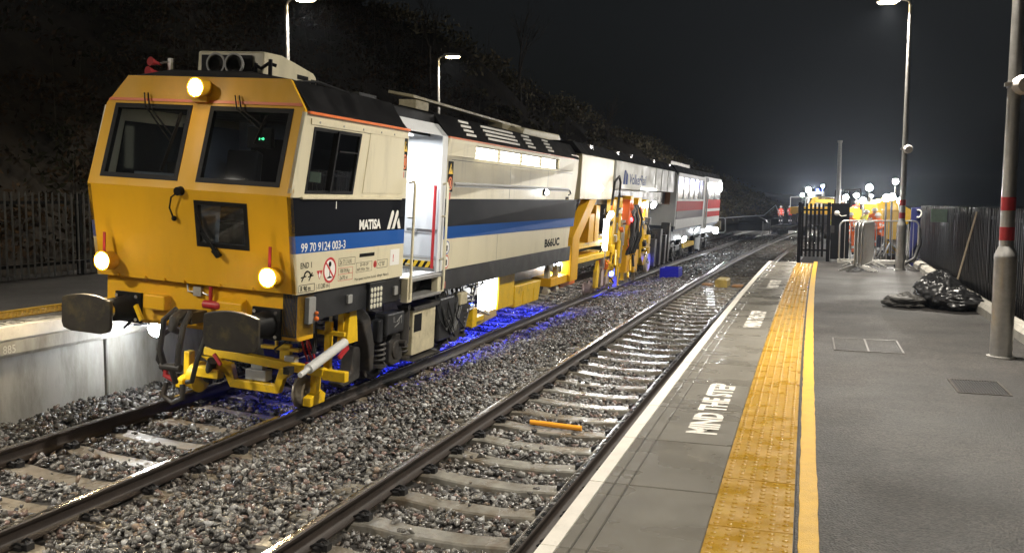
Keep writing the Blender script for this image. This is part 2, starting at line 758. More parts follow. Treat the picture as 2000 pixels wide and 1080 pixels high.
def build_track(tr, name, label, s0, s1, sl0, sl1, phase, sm, clip_s):
    t = tag(empty(name, loc=(0, 0, 0)), label, "railway track")
    for r in (-0.7525, 0.7525):
        inst(rail_mesh(tr, r, s0, s1), "rail", t)
    n0 = math.ceil((sl0 - phase) / 0.66)
    n1 = math.floor((sl1 - phase) / 0.66)
    S = []
    for k in range(n0, n1 + 1):
        s = phase + 0.66 * k + random.uniform(-0.012, 0.012)
        S.append(s)
        o = inst(sm, "sleeper", t, FM(s, tr['off'], tr['z'], tr['cant'], random.uniform(-0.01, 0.01)))
        if clip_s[0] < s < clip_s[1]:
            for r in (-0.7525, 0.7525):
                for sd in (-1, 1):
                    M = Matrix.Translation((r + sd * 0.085, 0, 0))
                    if sd < 0:
                        M = M @ Matrix.Rotation(math.pi, 4, 'Z')
                    inst(CLIP, "rail_clip", o, M)
    return t, np.array(S)


T_near, S_near = build_track(NEAR, "railway_track", "empty railway track with wet sleepers beside the platform with yellow tactile paving", 0, 125, 4.0, 62, 8.89, sleeper_mesh(M_sleeper_wet), (4, 15))
T_far, S_far = build_track(FAR, "railway_track", "railway track that the yellow and cream machine stands on", 0, 125, 3.5, 50, 7.0, sleeper_mesh(M_sleeper), (4, 10))

# ------------------------------------------------------------------ ballast: tens of thousands of separate stones
def hull_template(seed, n=11):
    rr = random.Random(seed)
    bm = bmesh.new()
    sc = (rr.uniform(0.8, 1.25), rr.uniform(0.7, 1.05), rr.uniform(0.5, 0.8))
    for i in range(n):
        v = Vector((rr.gauss(0, 1), rr.gauss(0, 1), rr.gauss(0, 1))).normalized() * rr.uniform(0.85, 1.1)
        bm.verts.new((v.x * sc[0], v.y * sc[1], v.z * sc[2]))
    bmesh.ops.convex_hull(bm, input=bm.verts)
    for v in [v for v in bm.verts if not v.link_faces]:
        bm.verts.remove(v)
    bmesh.ops.triangulate(bm, faces=bm.faces)
    bm.verts.index_update()
    V = np.array([v.co[:] for v in bm.verts])
    F = np.array([[v.index for v in f.verts] for f in bm.faces])
    bm.free()
    return V, F


TEMPL = [hull_template(100 + i, 11) for i in range(14)]
TEMPL_LO = [hull_template(300 + i, 7) for i in range(8)]


def proj_np(P):
    d = P - np.array([0, 0, CAM_H])
    w = d @ np.array(F_)
    return 1000 + FPX * (d @ np.array(R2)) / np.maximum(w, 0.01), 540 - FPX * (d @ np.array(U2)) / np.maximum(w, 0.01), w


def W_np(s, off, z):
    a = s * K
    return np.stack([CX - np.cos(a) * (RAD - off), np.sin(a) * (RAD - off), z], 1)


SVERT, SFACE, SCOL = [], [], []
NV = [0]
PAL = np.array([(0.13, 0.12, 0.105), (0.18, 0.17, 0.15), (0.27, 0.26, 0.235), (0.08, 0.075, 0.07), (0.17, 0.115, 0.095), (0.19, 0.14, 0.10), (0.36, 0.35, 0.33), (0.055, 0.052, 0.05)])
PW = np.array([0.24, 0.2, 0.14, 0.17, 0.08, 0.06, 0.04, 0.07])


def scatter(s0, s1, o0, o1, density, rmin, rmax, templ, lift=0.0):
    n = int((s1 - s0) * (o1 - o0) * density)
    s = rng.uniform(s0, s1, n)
    o = rng.uniform(o0, o1, n)
    rad = rng.uniform(rmin, rmax, n) * np.where(rng.random(n) < 0.12, 1.35, 1.0)
    z = np.interp(o, GZ_O, GZ_Z) + rng.normal(0, 0.008, n) + lift
    z += 0.02 * np.sin(s * 2.1 + o * 3.7) * np.sin(o * 5.3 - s * 1.3)
    keep = np.ones(n, bool)
    for tr, S, end in ((NEAR, S_near, 0.6), (FAR, S_far, 0.5)):
        r = o - tr['off']
        d = np.abs(s[:, None] - S[None, :]).min(1)
        on = (np.abs(r) < 1.27) & (d < 0.135)
        cover = np.where(np.abs(r) > 0.95, end, 0.03)
        keep &= ~(on & (rng.random(n) > cover))
        z = np.where(on, z + 0.03, z)
        inside = (np.abs(r) < 0.62) & ~on
        z = np.where(inside, z - 0.012, z)
        for q in (-0.7525, 0.7525):
            keep &= np.abs(r - q) > 0.085
    P = W_np(s, o, z)
    u, v, w = proj_np(P)
    keep &= (w > 1) & (u > -300) & (u < 2300) & (v < 1300)
    P = P[keep]
    rad = rad[keep]
    n = len(P)
    which = rng.integers(0, len(templ), n)
    col = PAL[rng.choice(len(PAL), n, p=PW)] * rng.uniform(0.35, 1.5, (n, 1)) * np.array([[0.98, 1.0, 1.05]])
    # rust and grease staining beside the rails
    kk = o[keep]
    st_ = np.zeros(n)
    for tr in (NEAR, FAR):
        for q in (-0.7525, 0.7525):
            st_ = np.maximum(st_, np.exp(-((kk - tr['off'] - q) / 0.22) ** 2))
    st_ = (st_ * rng.uniform(0.2, 1.0, n))[:, None] * 0.75
    col = col * (1 - st_) + np.array([(0.085, 0.055, 0.036)]) * st_
    # random rotations (mostly lying flat)
    yaw = rng.uniform(0, 2 * np.pi, n)
    ax = rng.normal(0, 0.55, n)
    ay = rng.normal(0, 0.55, n)
    cz, sz, cx, sx, cyy, sy = np.cos(yaw), np.sin(yaw), np.cos(ax), np.sin(ax), np.cos(ay), np.sin(ay)
    Z0 = np.zeros(n)
    O1 = np.ones(n)
    Rz = np.stack([cz, -sz, Z0, sz, cz, Z0, Z0, Z0, O1], 1).reshape(n, 3, 3)
    Rx = np.stack([O1, Z0, Z0, Z0, cx, -sx, Z0, sx, cx], 1).reshape(n, 3, 3)
    Ry = np.stack([cyy, Z0, sy, Z0, O1, Z0, -sy, Z0, cyy], 1).reshape(n, 3, 3)
    Rm = Rz @ Rx @ Ry
    for t in range(len(templ)):
        ix = np.nonzero(which == t)[0]
        if len(ix) == 0:
            continue
        V, F = templ[t]
        vv = np.einsum('nij,vj->nvi', Rm[ix], V) * rad[ix][:, None, None] + P[ix][:, None, :]
        base = NV[0] + np.arange(len(ix))[:, None, None] * len(V)
        SVERT.append(vv.reshape(-1, 3))
        SFACE.append((F[None] + base).reshape(-1, 3))
        SCOL.append(np.repeat(col[ix], len(V), 0))
        NV[0] += len(ix) * len(V)


scatter(2.8, 14, -6.68, -0.35, 520, 0.016, 0.045, TEMPL)
scatter(2.8, 14, -6.68, -0.35, 110, 0.024, 0.038, TEMPL, 0.018)
scatter(14, 30, -6.68, -0.4, 330, 0.022, 0.042, TEMPL)
scatter(30, 70, -6.68, 0.2, 110, 0.03, 0.055, TEMPL_LO)
scatter(5, 9.8, -6.68, -6.15, 500, 0.024, 0.044, TEMPL, 0.03)
SV = np.concatenate(SVERT)
SF = np.concatenate(SFACE)
SCc = np.concatenate(SCOL)
me = bpy.data.meshes.new("ballast_stones")
me.vertices.add(len(SV))
me.vertices.foreach_set('co', SV.astype(np.float32).ravel())
me.loops.add(len(SF) * 3)
me.loops.foreach_set('vertex_index', SF.astype(np.int32).ravel())
me.polygons.add(len(SF))
me.polygons.foreach_set('loop_start', np.arange(0, len(SF) * 3, 3, dtype=np.int32))
ca = me.color_attributes.new("stone_colour", 'FLOAT_COLOR', 'POINT')
ca.data.foreach_set('color', np.concatenate([SCc, np.ones((len(SCc), 1))], 1).astype(np.float32).ravel())
me.update(calc_edges=True)
del SVERT, SFACE, SCOL


def stone_mat():
    m = bpy.data.materials.new("ballast_stone")
    m.use_nodes = True
    N = m.node_tree.nodes
    L = m.node_tree.links
    b = N["Principled BSDF"]
    at = N.new("ShaderNodeAttribute")
    at.attribute_name = "stone_colour"
    tc = N.new("ShaderNodeTexCoord")
    n = N.new("ShaderNodeTexNoise")
    n.inputs['Scale'].default_value = 60
    n.inputs['Detail'].default_value = 4
    L.new(tc.outputs['Object'], n.inputs['Vector'])
    r = N.new("ShaderNodeMapRange")
    r.inputs['To Min'].default_value = 0.6
    r.inputs['To Max'].default_value = 1.35
    L.new(n.outputs['Fac'], r.inputs['Value'])
    mx = N.new("ShaderNodeVectorMath")
    mx.operation = 'SCALE'
    L.new(at.outputs['Color'], mx.inputs[0])
    L.new(r.outputs[0], mx.inputs['Scale'])
    L.new(mx.outputs[0], b.inputs['Base Color'])
    b.inputs['Roughness'].default_value = 0.24
    bp = N.new("ShaderNodeBump")
    bp.inputs['Strength'].default_value = 0.35
    bp.inputs['Distance'].default_value = 0.01
    L.new(n.outputs['Fac'], bp.inputs['Height'])
    L.new(bp.outputs[0], b.inputs['Normal'])
    return m


me.materials.append(stone_mat())
o = bpy.data.objects.new("ballast", me)
COL.objects.link(o)
struct(o, 'stuff')
tag(o, "grey brown crushed stone ballast around the sleepers", "ballast")

# ================================================================== near platform
PE = 24.75   # where the platform ends
near_platform = struct(empty("platform", loc=(0, 0, 0)))


def part(mb, name, mats, parent, **k):
    return mb.build(name, mats, parent, **k)


mb = MB()
ribbon(mb, [(1.112, 0.0), (3.46, 0.0)], -5, PE + 0.45, 0.5, closed=False)
part(mb, "asphalt", M_asphalt, near_platform)
mb = MB()
ribbon(mb, [(0.06, -0.12), (0.06, -1.1), (0.5, -1.1), (0.5, -0.12)], -5, PE, 1)
ribbon(mb, [(0.5, -0.125), (0.5, -1.1), (4.3, -1.1), (4.3, -0.06)], -5, PE + 0.5, 1)
part(mb, "riser_wall", M_concrete, near_platform)
mb = MB()
ribbon(mb, [(0.02, -0.12), (1.12, -0.12), (1.12, -0.012), (0.02, -0.012)], -5, PE, 0.5)
part(mb, "bedding", M_joint, near_platform)
# coping slabs: each 1 m long, three bands divided by two grooves, white nosing
mb = MB()
g = 0.006
for a, b in ((0.079, 0.136), (0.144, 0.214), (0.222, 0.704)):
    mb.box(a, b, -0.5 + g, 0.5 - g, -0.08, 0.0)
SLAB = mb.mesh("coping_slab", [M_slab])
mb = MB()
mb.box(-0.004, 0.076, -0.5 + g, 0.5 - g, -0.085, 0.002)
NOSE = mb.mesh("white_nosing", [M_white])
for k in range(-4, 21):
    s = 4.39 + k
    if s > PE:
        break
    o = inst(SLAB, "coping_slab", near_platform, FM(s, 0.0, random.uniform(-0.0015, 0.0015)))
    bv = o.modifiers.new("bevel", 'BEVEL')
    bv.width = 0.004
    bv.segments = 1
    q = inst(NOSE, "white_nosing", o)
# tactile tiles with blisters
mb = MB()
mb.box(0, 0.396, -0.198, 0.198, -0.05, 0.0)
for i in range(6):
    for j in range(6):
        c = (0.033 + i * 0.066, -0.165 + j * 0.066)
        n = 10
        vs = []
        for r, z in ((0.0165, 0.0), (0.0135, 0.0042), (0.009, 0.0055)):
            vs += [(c[0] + r * math.cos(2 * math.pi * q / n), c[1] + r * math.sin(2 * math.pi * q / n), z) for q in range(n)]
        fs = []
        for k in range(2):
            fs += [(k * n + q, k * n + (q + 1) % n, (k + 1) * n + (q + 1) % n, (k + 1) * n + q) for q in range(n)]
        fs.append(tuple(range(2 * n, 3 * n)))
        mb._add(vs, fs)
TILE = mb.mesh("tactile_tile", [M_yelltile], smooth=True)
for k in range(-4, 62):
    s = 2.2 + k * 0.4
    if s > PE - 0.2:
        break
    inst(TILE, "tactile_tile", near_platform, FM(s, 0.708, random.uniform(-0.002, 0.001)))
mb = MB()
n = 240
vs = []
for i in range(n + 1):
    s = -4 + (PE + 0.35 + 4) * i / n
    a = 1.130 + random.uniform(-0.003, 0.003)
    b = 1.221 + random.uniform(-0.003, 0.003)
    vs += [W(s, a - 0.002, 0.0), W(s, a, 0.005), W(s, b, 0.005), W(s, b + 0.002, 0.0)]
mb._add(vs, [(i * 4 + k, i * 4 + k + 1, i * 4 + k + 5, i * 4 + k + 4) for i in range(n) for k in range(3)])
part(mb, "yellow_line", M_yellline, near_platform)
# lettering on the coping
for s0 in (6.13, 11.64, 17.05):
    M = FM(s0, 0.575, 0.0035) @ Matrix.Rotation(math.pi / 2, 4, 'Z')
    t = text_obj("MIND THE STEP", 0.275, M, M_white, near_platform, "lettering", sx=0.915, weight=0.011)
# access covers
def cover(s, off, w, l, double, name, parent):
    e = empty(name, FM(s, off, 0.003))
    e.parent = parent
    m1 = MB()
    fr = 0.018
    m1.box(0, w, 0, fr, -0.02, 0.003)
    m1.box(0, w, l - fr, l, -0.02, 0.003)
    for x in ([0, w / 2 - fr / 2, w - fr] if double else [0, w - fr]):
        m1.box(x, x + fr, fr, l - fr, -0.02, 0.0035)
    m1.build("cover_frame", M_cover, e)
    m2 = MB()
    if double:
        m2.box(fr + .004, w / 2 - fr / 2 - .004, fr + .004, l - fr - .004, -0.02, 0.0005)
        m2.box(w / 2 + fr / 2 + .004, w - fr - .004, fr + .004, l - fr - .004, -0.02, 0.0005)
        m2.build("cover_infill", M_asphalt, e)
    else:
        k = 0
        x = fr + 0.004
        while x < w - fr - 0.01:
            m2.box(x, x + 0.012, fr, l - fr, -0.02, 0.001)
            x += 0.022
        m2.build("grating", M_dark, e)
    return e


M_cover = mat("worn_steel", (0.10, 0.09, 0.08), 0.4, metal=0.6, var=0.3, vscale=20)
cover(10.15, 1.43, 0.70, 0.92, True, "access_cover", near_platform)
cover(8.2, 2.36, 0.41, 0.62, False, "drain_cover", near_platform)
# concrete strip at the end of the platform
mb = MB()
ribbon(mb, [(1.7, 0.0), (3.46, 0.0), (3.46, 0.09), (1.7, 0.09)], PE + 0.15, PE + 0.4, 0.25)
part(mb, "end_kerb", M_wallconc, near_platform)

# kerb of cast blocks along the back of the platform
kerb = struct(empty("kerb", loc=(0, 0, 0)))
mb = MB()
mb.prism([(3.46, -0.05), (3.63, -0.05), (3.63, 0.155), (3.50, 0.155), (3.46, 0.10)], 1, -0.447, 0.447)
KB = mb.mesh("kerb_block", [M_concrete])
for k in range(36):
    s = -6 + 0.9 * k
    if s > PE + 0.2:
        break
    o = inst(KB, "kerb_block", kerb, FM(s, 0, random.uniform(-0.008, 0.008), 0, random.uniform(-0.0006, 0.0006)))
mb = MB()
ribbon(mb, [(3.6, 0.05), (3.7, 0.03), (4.6, 0.02), (7, -0.1), (12, -0.4), (30, -1.2)], -8, 60, 1.5, closed=False)
struct(mb.build("verge", M_soil))


# ------------------------------------------------------------------ palisade fences
def palisade(name, label, off, s0, s1, z0, z1, step, post_every, parent=None, pale_w=0.07, fm=None):
    fm = fm or M_fence
    t = tag(empty(name, loc=(0, 0, 0)), label, "fence")
    mb = MB()
    h = z1 - z0
    w = pale_w / 2
    prof = [(-w, 0.0), (-w * 0.45, 0.012), (w * 0.45, 0.012), (w, 0.0)]
    vs = []
    for z in (0.05, h - 0.05, h):
        sc_ = 1.0 if z < h else 0.35
        vs += [(-y, x * sc_, z) for x, y in prof]
    vs += [(0.004 - y, x, z) for z in (0.05, h - 0.05, h) for x, y in prof] if False else []
    fs = []
    for k in range(2):
        for i in range(3):
            fs.append((k * 4 + i, k * 4 + i + 1, (k + 1) * 4 + i + 1, (k + 1) * 4 + i))
    mb._add(vs, fs)
    pm = mb.mesh("pale", [fm], merge=False)
    n = int((s1 - s0) / step)
    sgn = 1 if off < 0 else 1
    for i in range(n + 1):
        s = s0 + i * step
        o = inst(pm, "pale", t, FM(s, off - 0.03 if off > 0 else off + 0.03, z0, random.uniform(-0.006, 0.006)) if off > 0 else FM(s, off + 0.03, z0, random.uniform(-0.006, 0.006), math.pi))
        md = o.modifiers.new("thickness", 'SOLIDIFY')
        md.thickness = 0.003
    for z in (z0 + 0.25, z1 - 0.16):
        mb = MB()
        ribbon(mb, [(off - 0.02, z - 0.025), (off + 0.02, z - 0.025), (off + 0.02, z + 0.025), (off - 0.02, z + 0.025)], s0 - 0.1, s1 + 0.1, 1.0)
        mb.build("fence_rail", M_fence, t)
    s = s0
    mb = MB()
    mb.box(-0.05, 0.05, -0.03, 0.03, -0.3, h - 0.02)
    pmesh = mb.mesh("fence_post", [M_fence])
    while s < s1 + 0.01:
        inst(pmesh, "fence_post", t, FM(s, off + (0.075 if off > 0 else -0.075), z0))
        s += post_every
    return t


palisade("palisade_fence", "black steel palisade fence behind the kerb of the yellow lined platform", 3.84, 2.0, 26.6, 0.02, 1.5, 0.135, 2.05, pale_w=0.055)
palisade("palisade_fence", "dark palisade fence behind the far platform below the scrub slope", -10.5, 7.0, 21.0, 0.27, 1.67, 0.128, 2.56, pale_w=0.036, fm=M_fence2)

# ================================================================== far platform
far_platform = struct(empty("platform", loc=(0, 0, 0)))
FZ = 0.275
mb = MB()
ribbon(mb, [(-7.72, FZ), (-11.4, FZ + 0.02)], -6, 55, 1, closed=False)
part(mb, "asphalt", M_asphalt, far_platform)
mb = MB()
ribbon(mb, [(-6.9, -0.05), (-6.9, -1.2), (-12, -1.2), (-12, FZ - 0.06), (-7.0, FZ - 0.06)], -6, 55, 1)
part(mb, "platform_core", M_joint, far_platform)
# wall panels below the coping
mb = MB()
mb.box(-0.14, 0, -1.19, 1.19, -0.85, 0.0)
WP = mb.mesh("wall_panel", [M_wallconc])
k = 0
s = 8.51 - 2.4 * 4 + 1.2
while s < 54:
    o = inst(WP, "wall_panel", far_platform, FM(s, -6.72, -0.045))
    o.modifiers.new("bevel", 'BEVEL').width = 0.012
    s += 2.4
# coping: overhanging beam with pale nosing
mb = MB()
mb.prism([(-0.45, 0.0), (0.0, 0.0), (0.02, 0.035), (0.02, 0.165), (-0.45, 0.165)], 1, -1.193, 1.193)
CP = mb.mesh("coping_beam", [M_wallconc])
mb = MB()
mb.prism([(-0.45, 0.168), (0.012, 0.168), (0.03, 0.19), (0.03, 0.315), (-0.075, 0.32), (-0.45, 0.315)], 1, -1.194, 1.194)
NS = mb.mesh("white_nosing", [M_white])
mb = MB()
mb.box(-0.45, -0.08, -0.497, 0.497, 0.2, 0.325)
FS = mb.mesh("coping_slab", [M_slab])
s = 9.15 - 2.4 * 5 + 1.2
while s < 50:
    q = inst(CP, "coping_beam", far_platform, FM(s, -6.6, -0.045))
    inst(NS, "white_nosing", q)
    s += 2.4
for k in range(50):
    inst(FS, "coping_slab", far_platform, FM(-2.5 + k, -6.6, -0.045 + random.uniform(-0.002, 0.002)))
for k in range(110):
    inst(TILE, "tactile_tile", far_platform, FM(-2 + 0.4 * k, -7.47, FZ + 0.01))
mb = MB()
ribbon(mb, [(-7.62, FZ), (-7.52, FZ), (-7.52, FZ + 0.012), (-7.62, FZ + 0.012)], -5, 45, 0.5)
part(mb, "yellow_line", M_yellline, far_platform)
mb = MB()
ribbon(mb, [(-7.72, FZ - 0.1), (-7.0, FZ - 0.1), (-7.0, FZ), (-7.72, FZ)], -6, 55, 1)
part(mb, "bedding", M_joint, far_platform)
for s0 in (8.6,):
    M = FM(s0, -6.86, FZ + 0.008) @ Matrix.Rotation(-math.pi / 2, 4, 'Z')
    text_obj("MIND THE STEP", 0.275, M, M_white, far_platform, "lettering", sx=0.915, weight=0.004)
M_chalk = mat("chalk", (0.66, 0.66, 0.62), 0.9)
M = FM(6.97, -6.576, 0.0) @ Matrix(((0, 0, 1, 0), (1, 0, 0, 0), (0, 1, 0, 0), (0, 0, 0, 1)))
text_obj("885", 0.12, M, M_chalk, far_platform, "chalk_number", sx=0.9)

# ================================================================== embankment with scrub
def ridge(s):
    return float(np.interp(s, [0, 60, 85, 115, 140, 170, 210], [14.5, 14.5, 12.5, 9.5, 6.0, 4.2, 4.0]))


def emb_z(s, off):
    d = max(0.0, -11.3 - off)
    top = ridge(s)
    h = top * (1 - math.exp(-(d / 8.0) ** 1.25))
    z = 0.3 + min(h, top + 0.04 * d)
    if s > 50:
        z -= min(1.1, (s - 50) * 0.06)
    z += mnoise.noise((s * 0.13, off * 0.17, 1.3)) * min(1.0, d * 0.25) * 1.3 + mnoise.noise((s * 0.6, off * 0.7, 4.3)) * min(0.35, d * 0.1)
    return z


mb = MB()
ss = [(-14 + 1.6 * i) for i in range(140)]
oo = [-11.3 - 1.0 * i for i in range(24)] + [-38, -46, -60, -90]
vs = [W(s, o_, emb_z(s, o_)) for s in ss for o_ in oo]
m = len(oo)
mb._add(vs, [(i * m + k, i * m + k + 1, (i + 1) * m + k + 1, (i + 1) * m + k) for i in range(len(ss) - 1) for k in range(m - 1)])
M_bank = mat("bank_grass_soil", (0.028, 0.021, 0.014), 0.9, var=0.6, vscale=1.2, bump=1.0, bscale=4)
struct(mb.build("embankment", M_bank, smooth=True))


def leaf_mat(name, cols):
    m = bpy.data.materials.new(name)
    m.use_nodes = True
    N = m.node_tree.nodes
    L = m.node_tree.links
    b = N["Principled BSDF"]
    at = N.new("ShaderNodeAttribute")
    at.attribute_name = "leaf_colour"
    L.new(at.outputs['Color'], b.inputs['Base Color'])
    b.inputs['Roughness'].default_value = 0.8
    b.inputs['Specular IOR Level'].default_value = 0.15
    return m


def leaf_cloud(name, centres, radii, per, size, cols, material):
    """many small folded leaves in clumps, one mesh"""
    n = len(centres) * per
    C = np.repeat(np.array(centres), per, 0)
    Rr = np.repeat(np.array(radii), per)
    d = rng.normal(0, 1, (n, 3))
    d /= np.linalg.norm(d, axis=1, keepdims=True)
    d[:, 2] = np.abs(d[:, 2]) * 0.8
    P = C + d * (Rr * rng.uniform(0.25, 1.05, n) ** 0.6)[:, None]
    a = rng.normal(0, 1, (n, 3))
    a /= np.linalg.norm(a, axis=1, keepdims=True)
    b = np.cross(a, rng.normal(0, 1, (n, 3)))
    b /= np.linalg.norm(b, axis=1, keepdims=True)
    sz = size * rng.uniform(0.5, 1.4, n)[:, None]
    V = np.stack([P - a * sz, P + b * sz * 0.4, P + a * sz, P - b * sz * 0.4], 1).reshape(-1, 3)
    F = np.arange(n * 4).reshape(n, 4)
    me = bpy.data.meshes.new(name)
    me.vertices.add(n * 4)
    me.vertices.foreach_set('co', V.astype(np.float32).ravel())
    me.loops.add(n * 4)
    me.loops.foreach_set('vertex_index', F.astype(np.int32).ravel())
    me.polygons.add(n)
    me.polygons.foreach_set('loop_start', np.arange(0, n * 4, 4, dtype=np.int32))
    cl = np.array(cols)[np.repeat(rng.integers(0, len(cols), len(centres)), per)] * rng.uniform(0.5, 1.4, (n, 1))
    ca = me.color_attributes.new("leaf_colour", 'FLOAT_COLOR', 'POINT')
    ca.data.foreach_set('color', np.repeat(np.concatenate([cl, np.ones((n, 1))], 1), 4, 0).astype(np.float32).ravel())
    me.update(calc_edges=True)
    me.materials.append(material)
    o = bpy.data.objects.new(name, me)
    COL.objects.link(o)
    return o


M_leaf = leaf_mat("scrub_leaf", None)
cen, rad_ = [], []
for i in range(1700):
    s = 6 + 39 * random.random() ** 1.5
    off = -11.4 - random.random() ** 1.3 * 14
    cen.append(W(s, off, emb_z(s, off) + 0.1))
    rad_.append(random.uniform(0.35, 1.1))
o = leaf_cloud("undergrowth", cen, rad_, 64, 0.08, [(0.045, 0.026, 0.013), (0.032, 0.021, 0.011), (0.022, 0.022, 0.009), (0.055, 0.032, 0.014)], M_leaf)
struct(o, 'stuff')
tag(o, "brown bramble scrub covering the dark slope beside the machine cab", "scrub")
cen, rad_ = [], []
for i in range(700):
    s = random.uniform(45, 150)
    off = -11.8 - random.random() ** 1.2 * 14
    cen.append(W(s, off, emb_z(s, off) + 0.1))
    rad_.append(random.uniform(0.4, 1.6))
o = leaf_cloud("dry_grass", cen, rad_, 40, 0.17, [(0.13, 0.11, 0.07), (0.09, 0.08, 0.045), (0.16, 0.14, 0.09)], M_leaf)
struct(o, 'stuff')
tag(o, "dry grass and scrub on the floodlit slope beyond the red car", "scrub")
# thin bramble and sapling stems
mb = MB()
for i in range(420):
    s = random.uniform(7, 60)
    off = -11.4 - random.random() * 10
    p = W(s, off, emb_z(s, off))
    h = random.uniform(0.8, 2.6)
    d = Vector((random.uniform(-1, 1), random.uniform(-1, 1), 0)) * random.uniform(0.1, 0.7)
    mb.tube([p, p + Vector((0, 0, h * 0.5)) + d * 0.3, p + Vector((0, 0, h)) + d], [0.014, 0.01, 0.004], 4)
M_bark = mat("bark", (0.06, 0.05, 0.04), 0.85, var=0.3, vscale=10)
o = mb.build("stems", M_bark, merge=False)
struct(o, 'stuff')
tag(o, "thin bare stems standing in the scrub on the slope", "stems")


def bare_tree(s, off, h, label, seed):
    rr = random.Random(seed)
    base = W(s, off, emb_z(s, off) - 0.2)
    t = tag(empty("bare_tree", loc=base), label, "tree", "bare trees on the slope")
    mt = MB()
    mc = MB()

    def branch(p, d, L, r, lev):
        q = p + d * L
        mid = p + d * (L * 0.5) + Vector((rr.uniform(-1, 1), rr.uniform(-1, 1), 0)) * L * 0.06
        (mt if lev < 1 else mc).tube([p, mid, q], [r, r * 0.8, r * 0.6], 6 if lev < 2 else 3)
        if lev >= 4 or L < 0.25:
            return
        for k in range(rr.randint(2, 4)):
            nd = (d + Vector((rr.uniform(-1, 1), rr.uniform(-1, 1), rr.uniform(-0.1, 0.6))) * 0.65).normalized()
            branch(p + d * L * rr.uniform(0.55, 1.0), nd, L * rr.uniform(0.55, 0.78), r * 0.55, lev + 1)

    branch(Vector((0, 0, 0)), Vector((rr.uniform(-.1, .1), rr.uniform(-.1, .1), 1)).normalized(), h * 0.36, 0.09, 0)
    mt.build("trunk", M_bark, t, smooth=True, merge=False)
    mc.build("crown", M_bark, t, merge=False)
    return t


bare_tree(55, -18, 7.5, "bare tree on the dark slope above the middle of the machine", 3)
bare_tree(68, -16, 6.5, "bare tree on the dark slope above the rear red car", 5)
bare_tree(40, -17, 7.0, "bare tree on the dark slope just beyond the lit platform lamp", 9)


# ================================================================== lamp posts
def lamp_post(label, s, off, z0, arm, bands, speaker, power, group, zl=6.15):
    t = tag(empty("lamp_post", FM(s, off, z0)), label, "lamp post", group)
    h = zl - z0
    mb = MB()
    mb.lathe((0, 0, 0), (0, 0, 1), [(0, 0.135), (0.02, 0.135), (0.022, 0.105), (1.0, 0.105), (1.02, 0.108), (1.06, 0.105), (1.14, 0.07)], 20)
    mb.build("base_sleeve", M_galv, t, smooth=True)
    mb = MB()
    mb.lathe((0, 0, 0), (0, 0, 1), [(1.12, 0.068), (2.6, 0.062), (h - 0.25, 0.04), (h - 0.1, 0.038)], 18)
    mb.tube([(0, 0, h - 0.12), (arm * 0.03, 0, h - 0.02), (arm * 0.12, 0, h + 0.03), (arm * 0.3, 0, h + 0.05)], 0.026, 10)
    mb.build("pole", M_galv, t, smooth=True)
    if bands:
        for a, b in bands:
            mb = MB()
            mb.lathe((0, 0, 0), (0, 0, 1), [(a, 0.0695), (b, 0.0690)], 20)
            mb.build("red_band", M_red, t, smooth=True)
    mb = MB()
    mb.prism([(arm * 0.22, h + 0.0), (arm * 0.22, h + 0.09), (arm * 0.4, h + 0.11), (arm * 0.72, h + 0.075), (arm * 0.74, h + 0.0)], 1, -0.11, 0.11)
    hd = mb.build("lamp_head", M_galv, t, bevel=0.015)
    mb = MB()
    mb.prism([(arm * 0.28, h - 0.004), (arm * 0.70, h - 0.004), (arm * 0.66, h - 0.035), (arm * 0.32, h - 0.035)], 1, -0.085, 0.085)
    mb.build("diffuser", E_lamp, hd)
    if power:
        l = lamp("lamp_light", 'AREA', (arm * 0.49, 0, h - 0.045), power, (1.0, 0.93, 0.81), 0.4, (0, math.radians(-12 * arm), 0), t, size_y=0.17, spread=140)
    if speaker:
        zz = speaker
        mb = MB()
        mb.lathe((0.075, -0.16, zz - 0.02), (-0.15, 1, 0.1), [(-0.02, 0.08), (0.0, 0.088), (0.10, 0.098), (0.2, 0.102), (0.22, 0.095)], 20)
        sp = mb.build("loudspeaker", M_spk, t, smooth=True)
        mb = MB()
        mb.box(-0.1, 0.06, -0.09, -0.03, zz - 0.02, zz + 0.015)
        mb.lathe((0, 0, 0), (0, 0, 1), [(zz - 0.03, 0.072), (zz + 0.03, 0.072)], 16)
        mb.build("clamp", M_galv, sp)
    return t


M_spk = mat("off_white_plastic", (0.68, 0.64, 0.6), 0.45)
BND = [(1.20, 1.335), (1.50, 1.635)]
PW_R, PW_L = 1300, 1000
lamp_post("lamp post with red bands and a large white loudspeaker nearest the drain cover", 10.24, 3.04, 0, -1, BND, 2.75, PW_R, "platform lamp posts")
lamp_post("lamp post with red bands standing behind the folded crowd barriers", 22.8, 3.06, 0, -1, BND, 2.8, PW_R, "platform lamp posts")
lamp_post("lamp post with red bands behind the viewer on the yellow lined platform", -2.3, 3.04, 0, -1, BND, 2.8, PW_R, "platform lamp posts")
lamp_post("lamp post with glowing head seen above the middle of the machine roof", 26.2, -10.2, FZ, 1, None, None, PW_L * 0.4, "far platform lamp posts", 6.0)
lamp_post("lamp post rising behind the white roof unit of the cab", 17.9, -10.2, FZ, 1, None, None, PW_L * 0.4, "far platform lamp posts", 6.0)
lamp_post("lamp post on the far platform beside the machine, out of the picture", 9.6, -10.2, FZ, 1, None, None, PW_L * 0.12, "far platform lamp posts", 6.0)
lamp_post("lamp post on the far platform ahead of the machine, out of the picture", 1.2, -10.2, FZ, 1, None, None, PW_L * 1.35, "far platform lamp posts", 6.0)

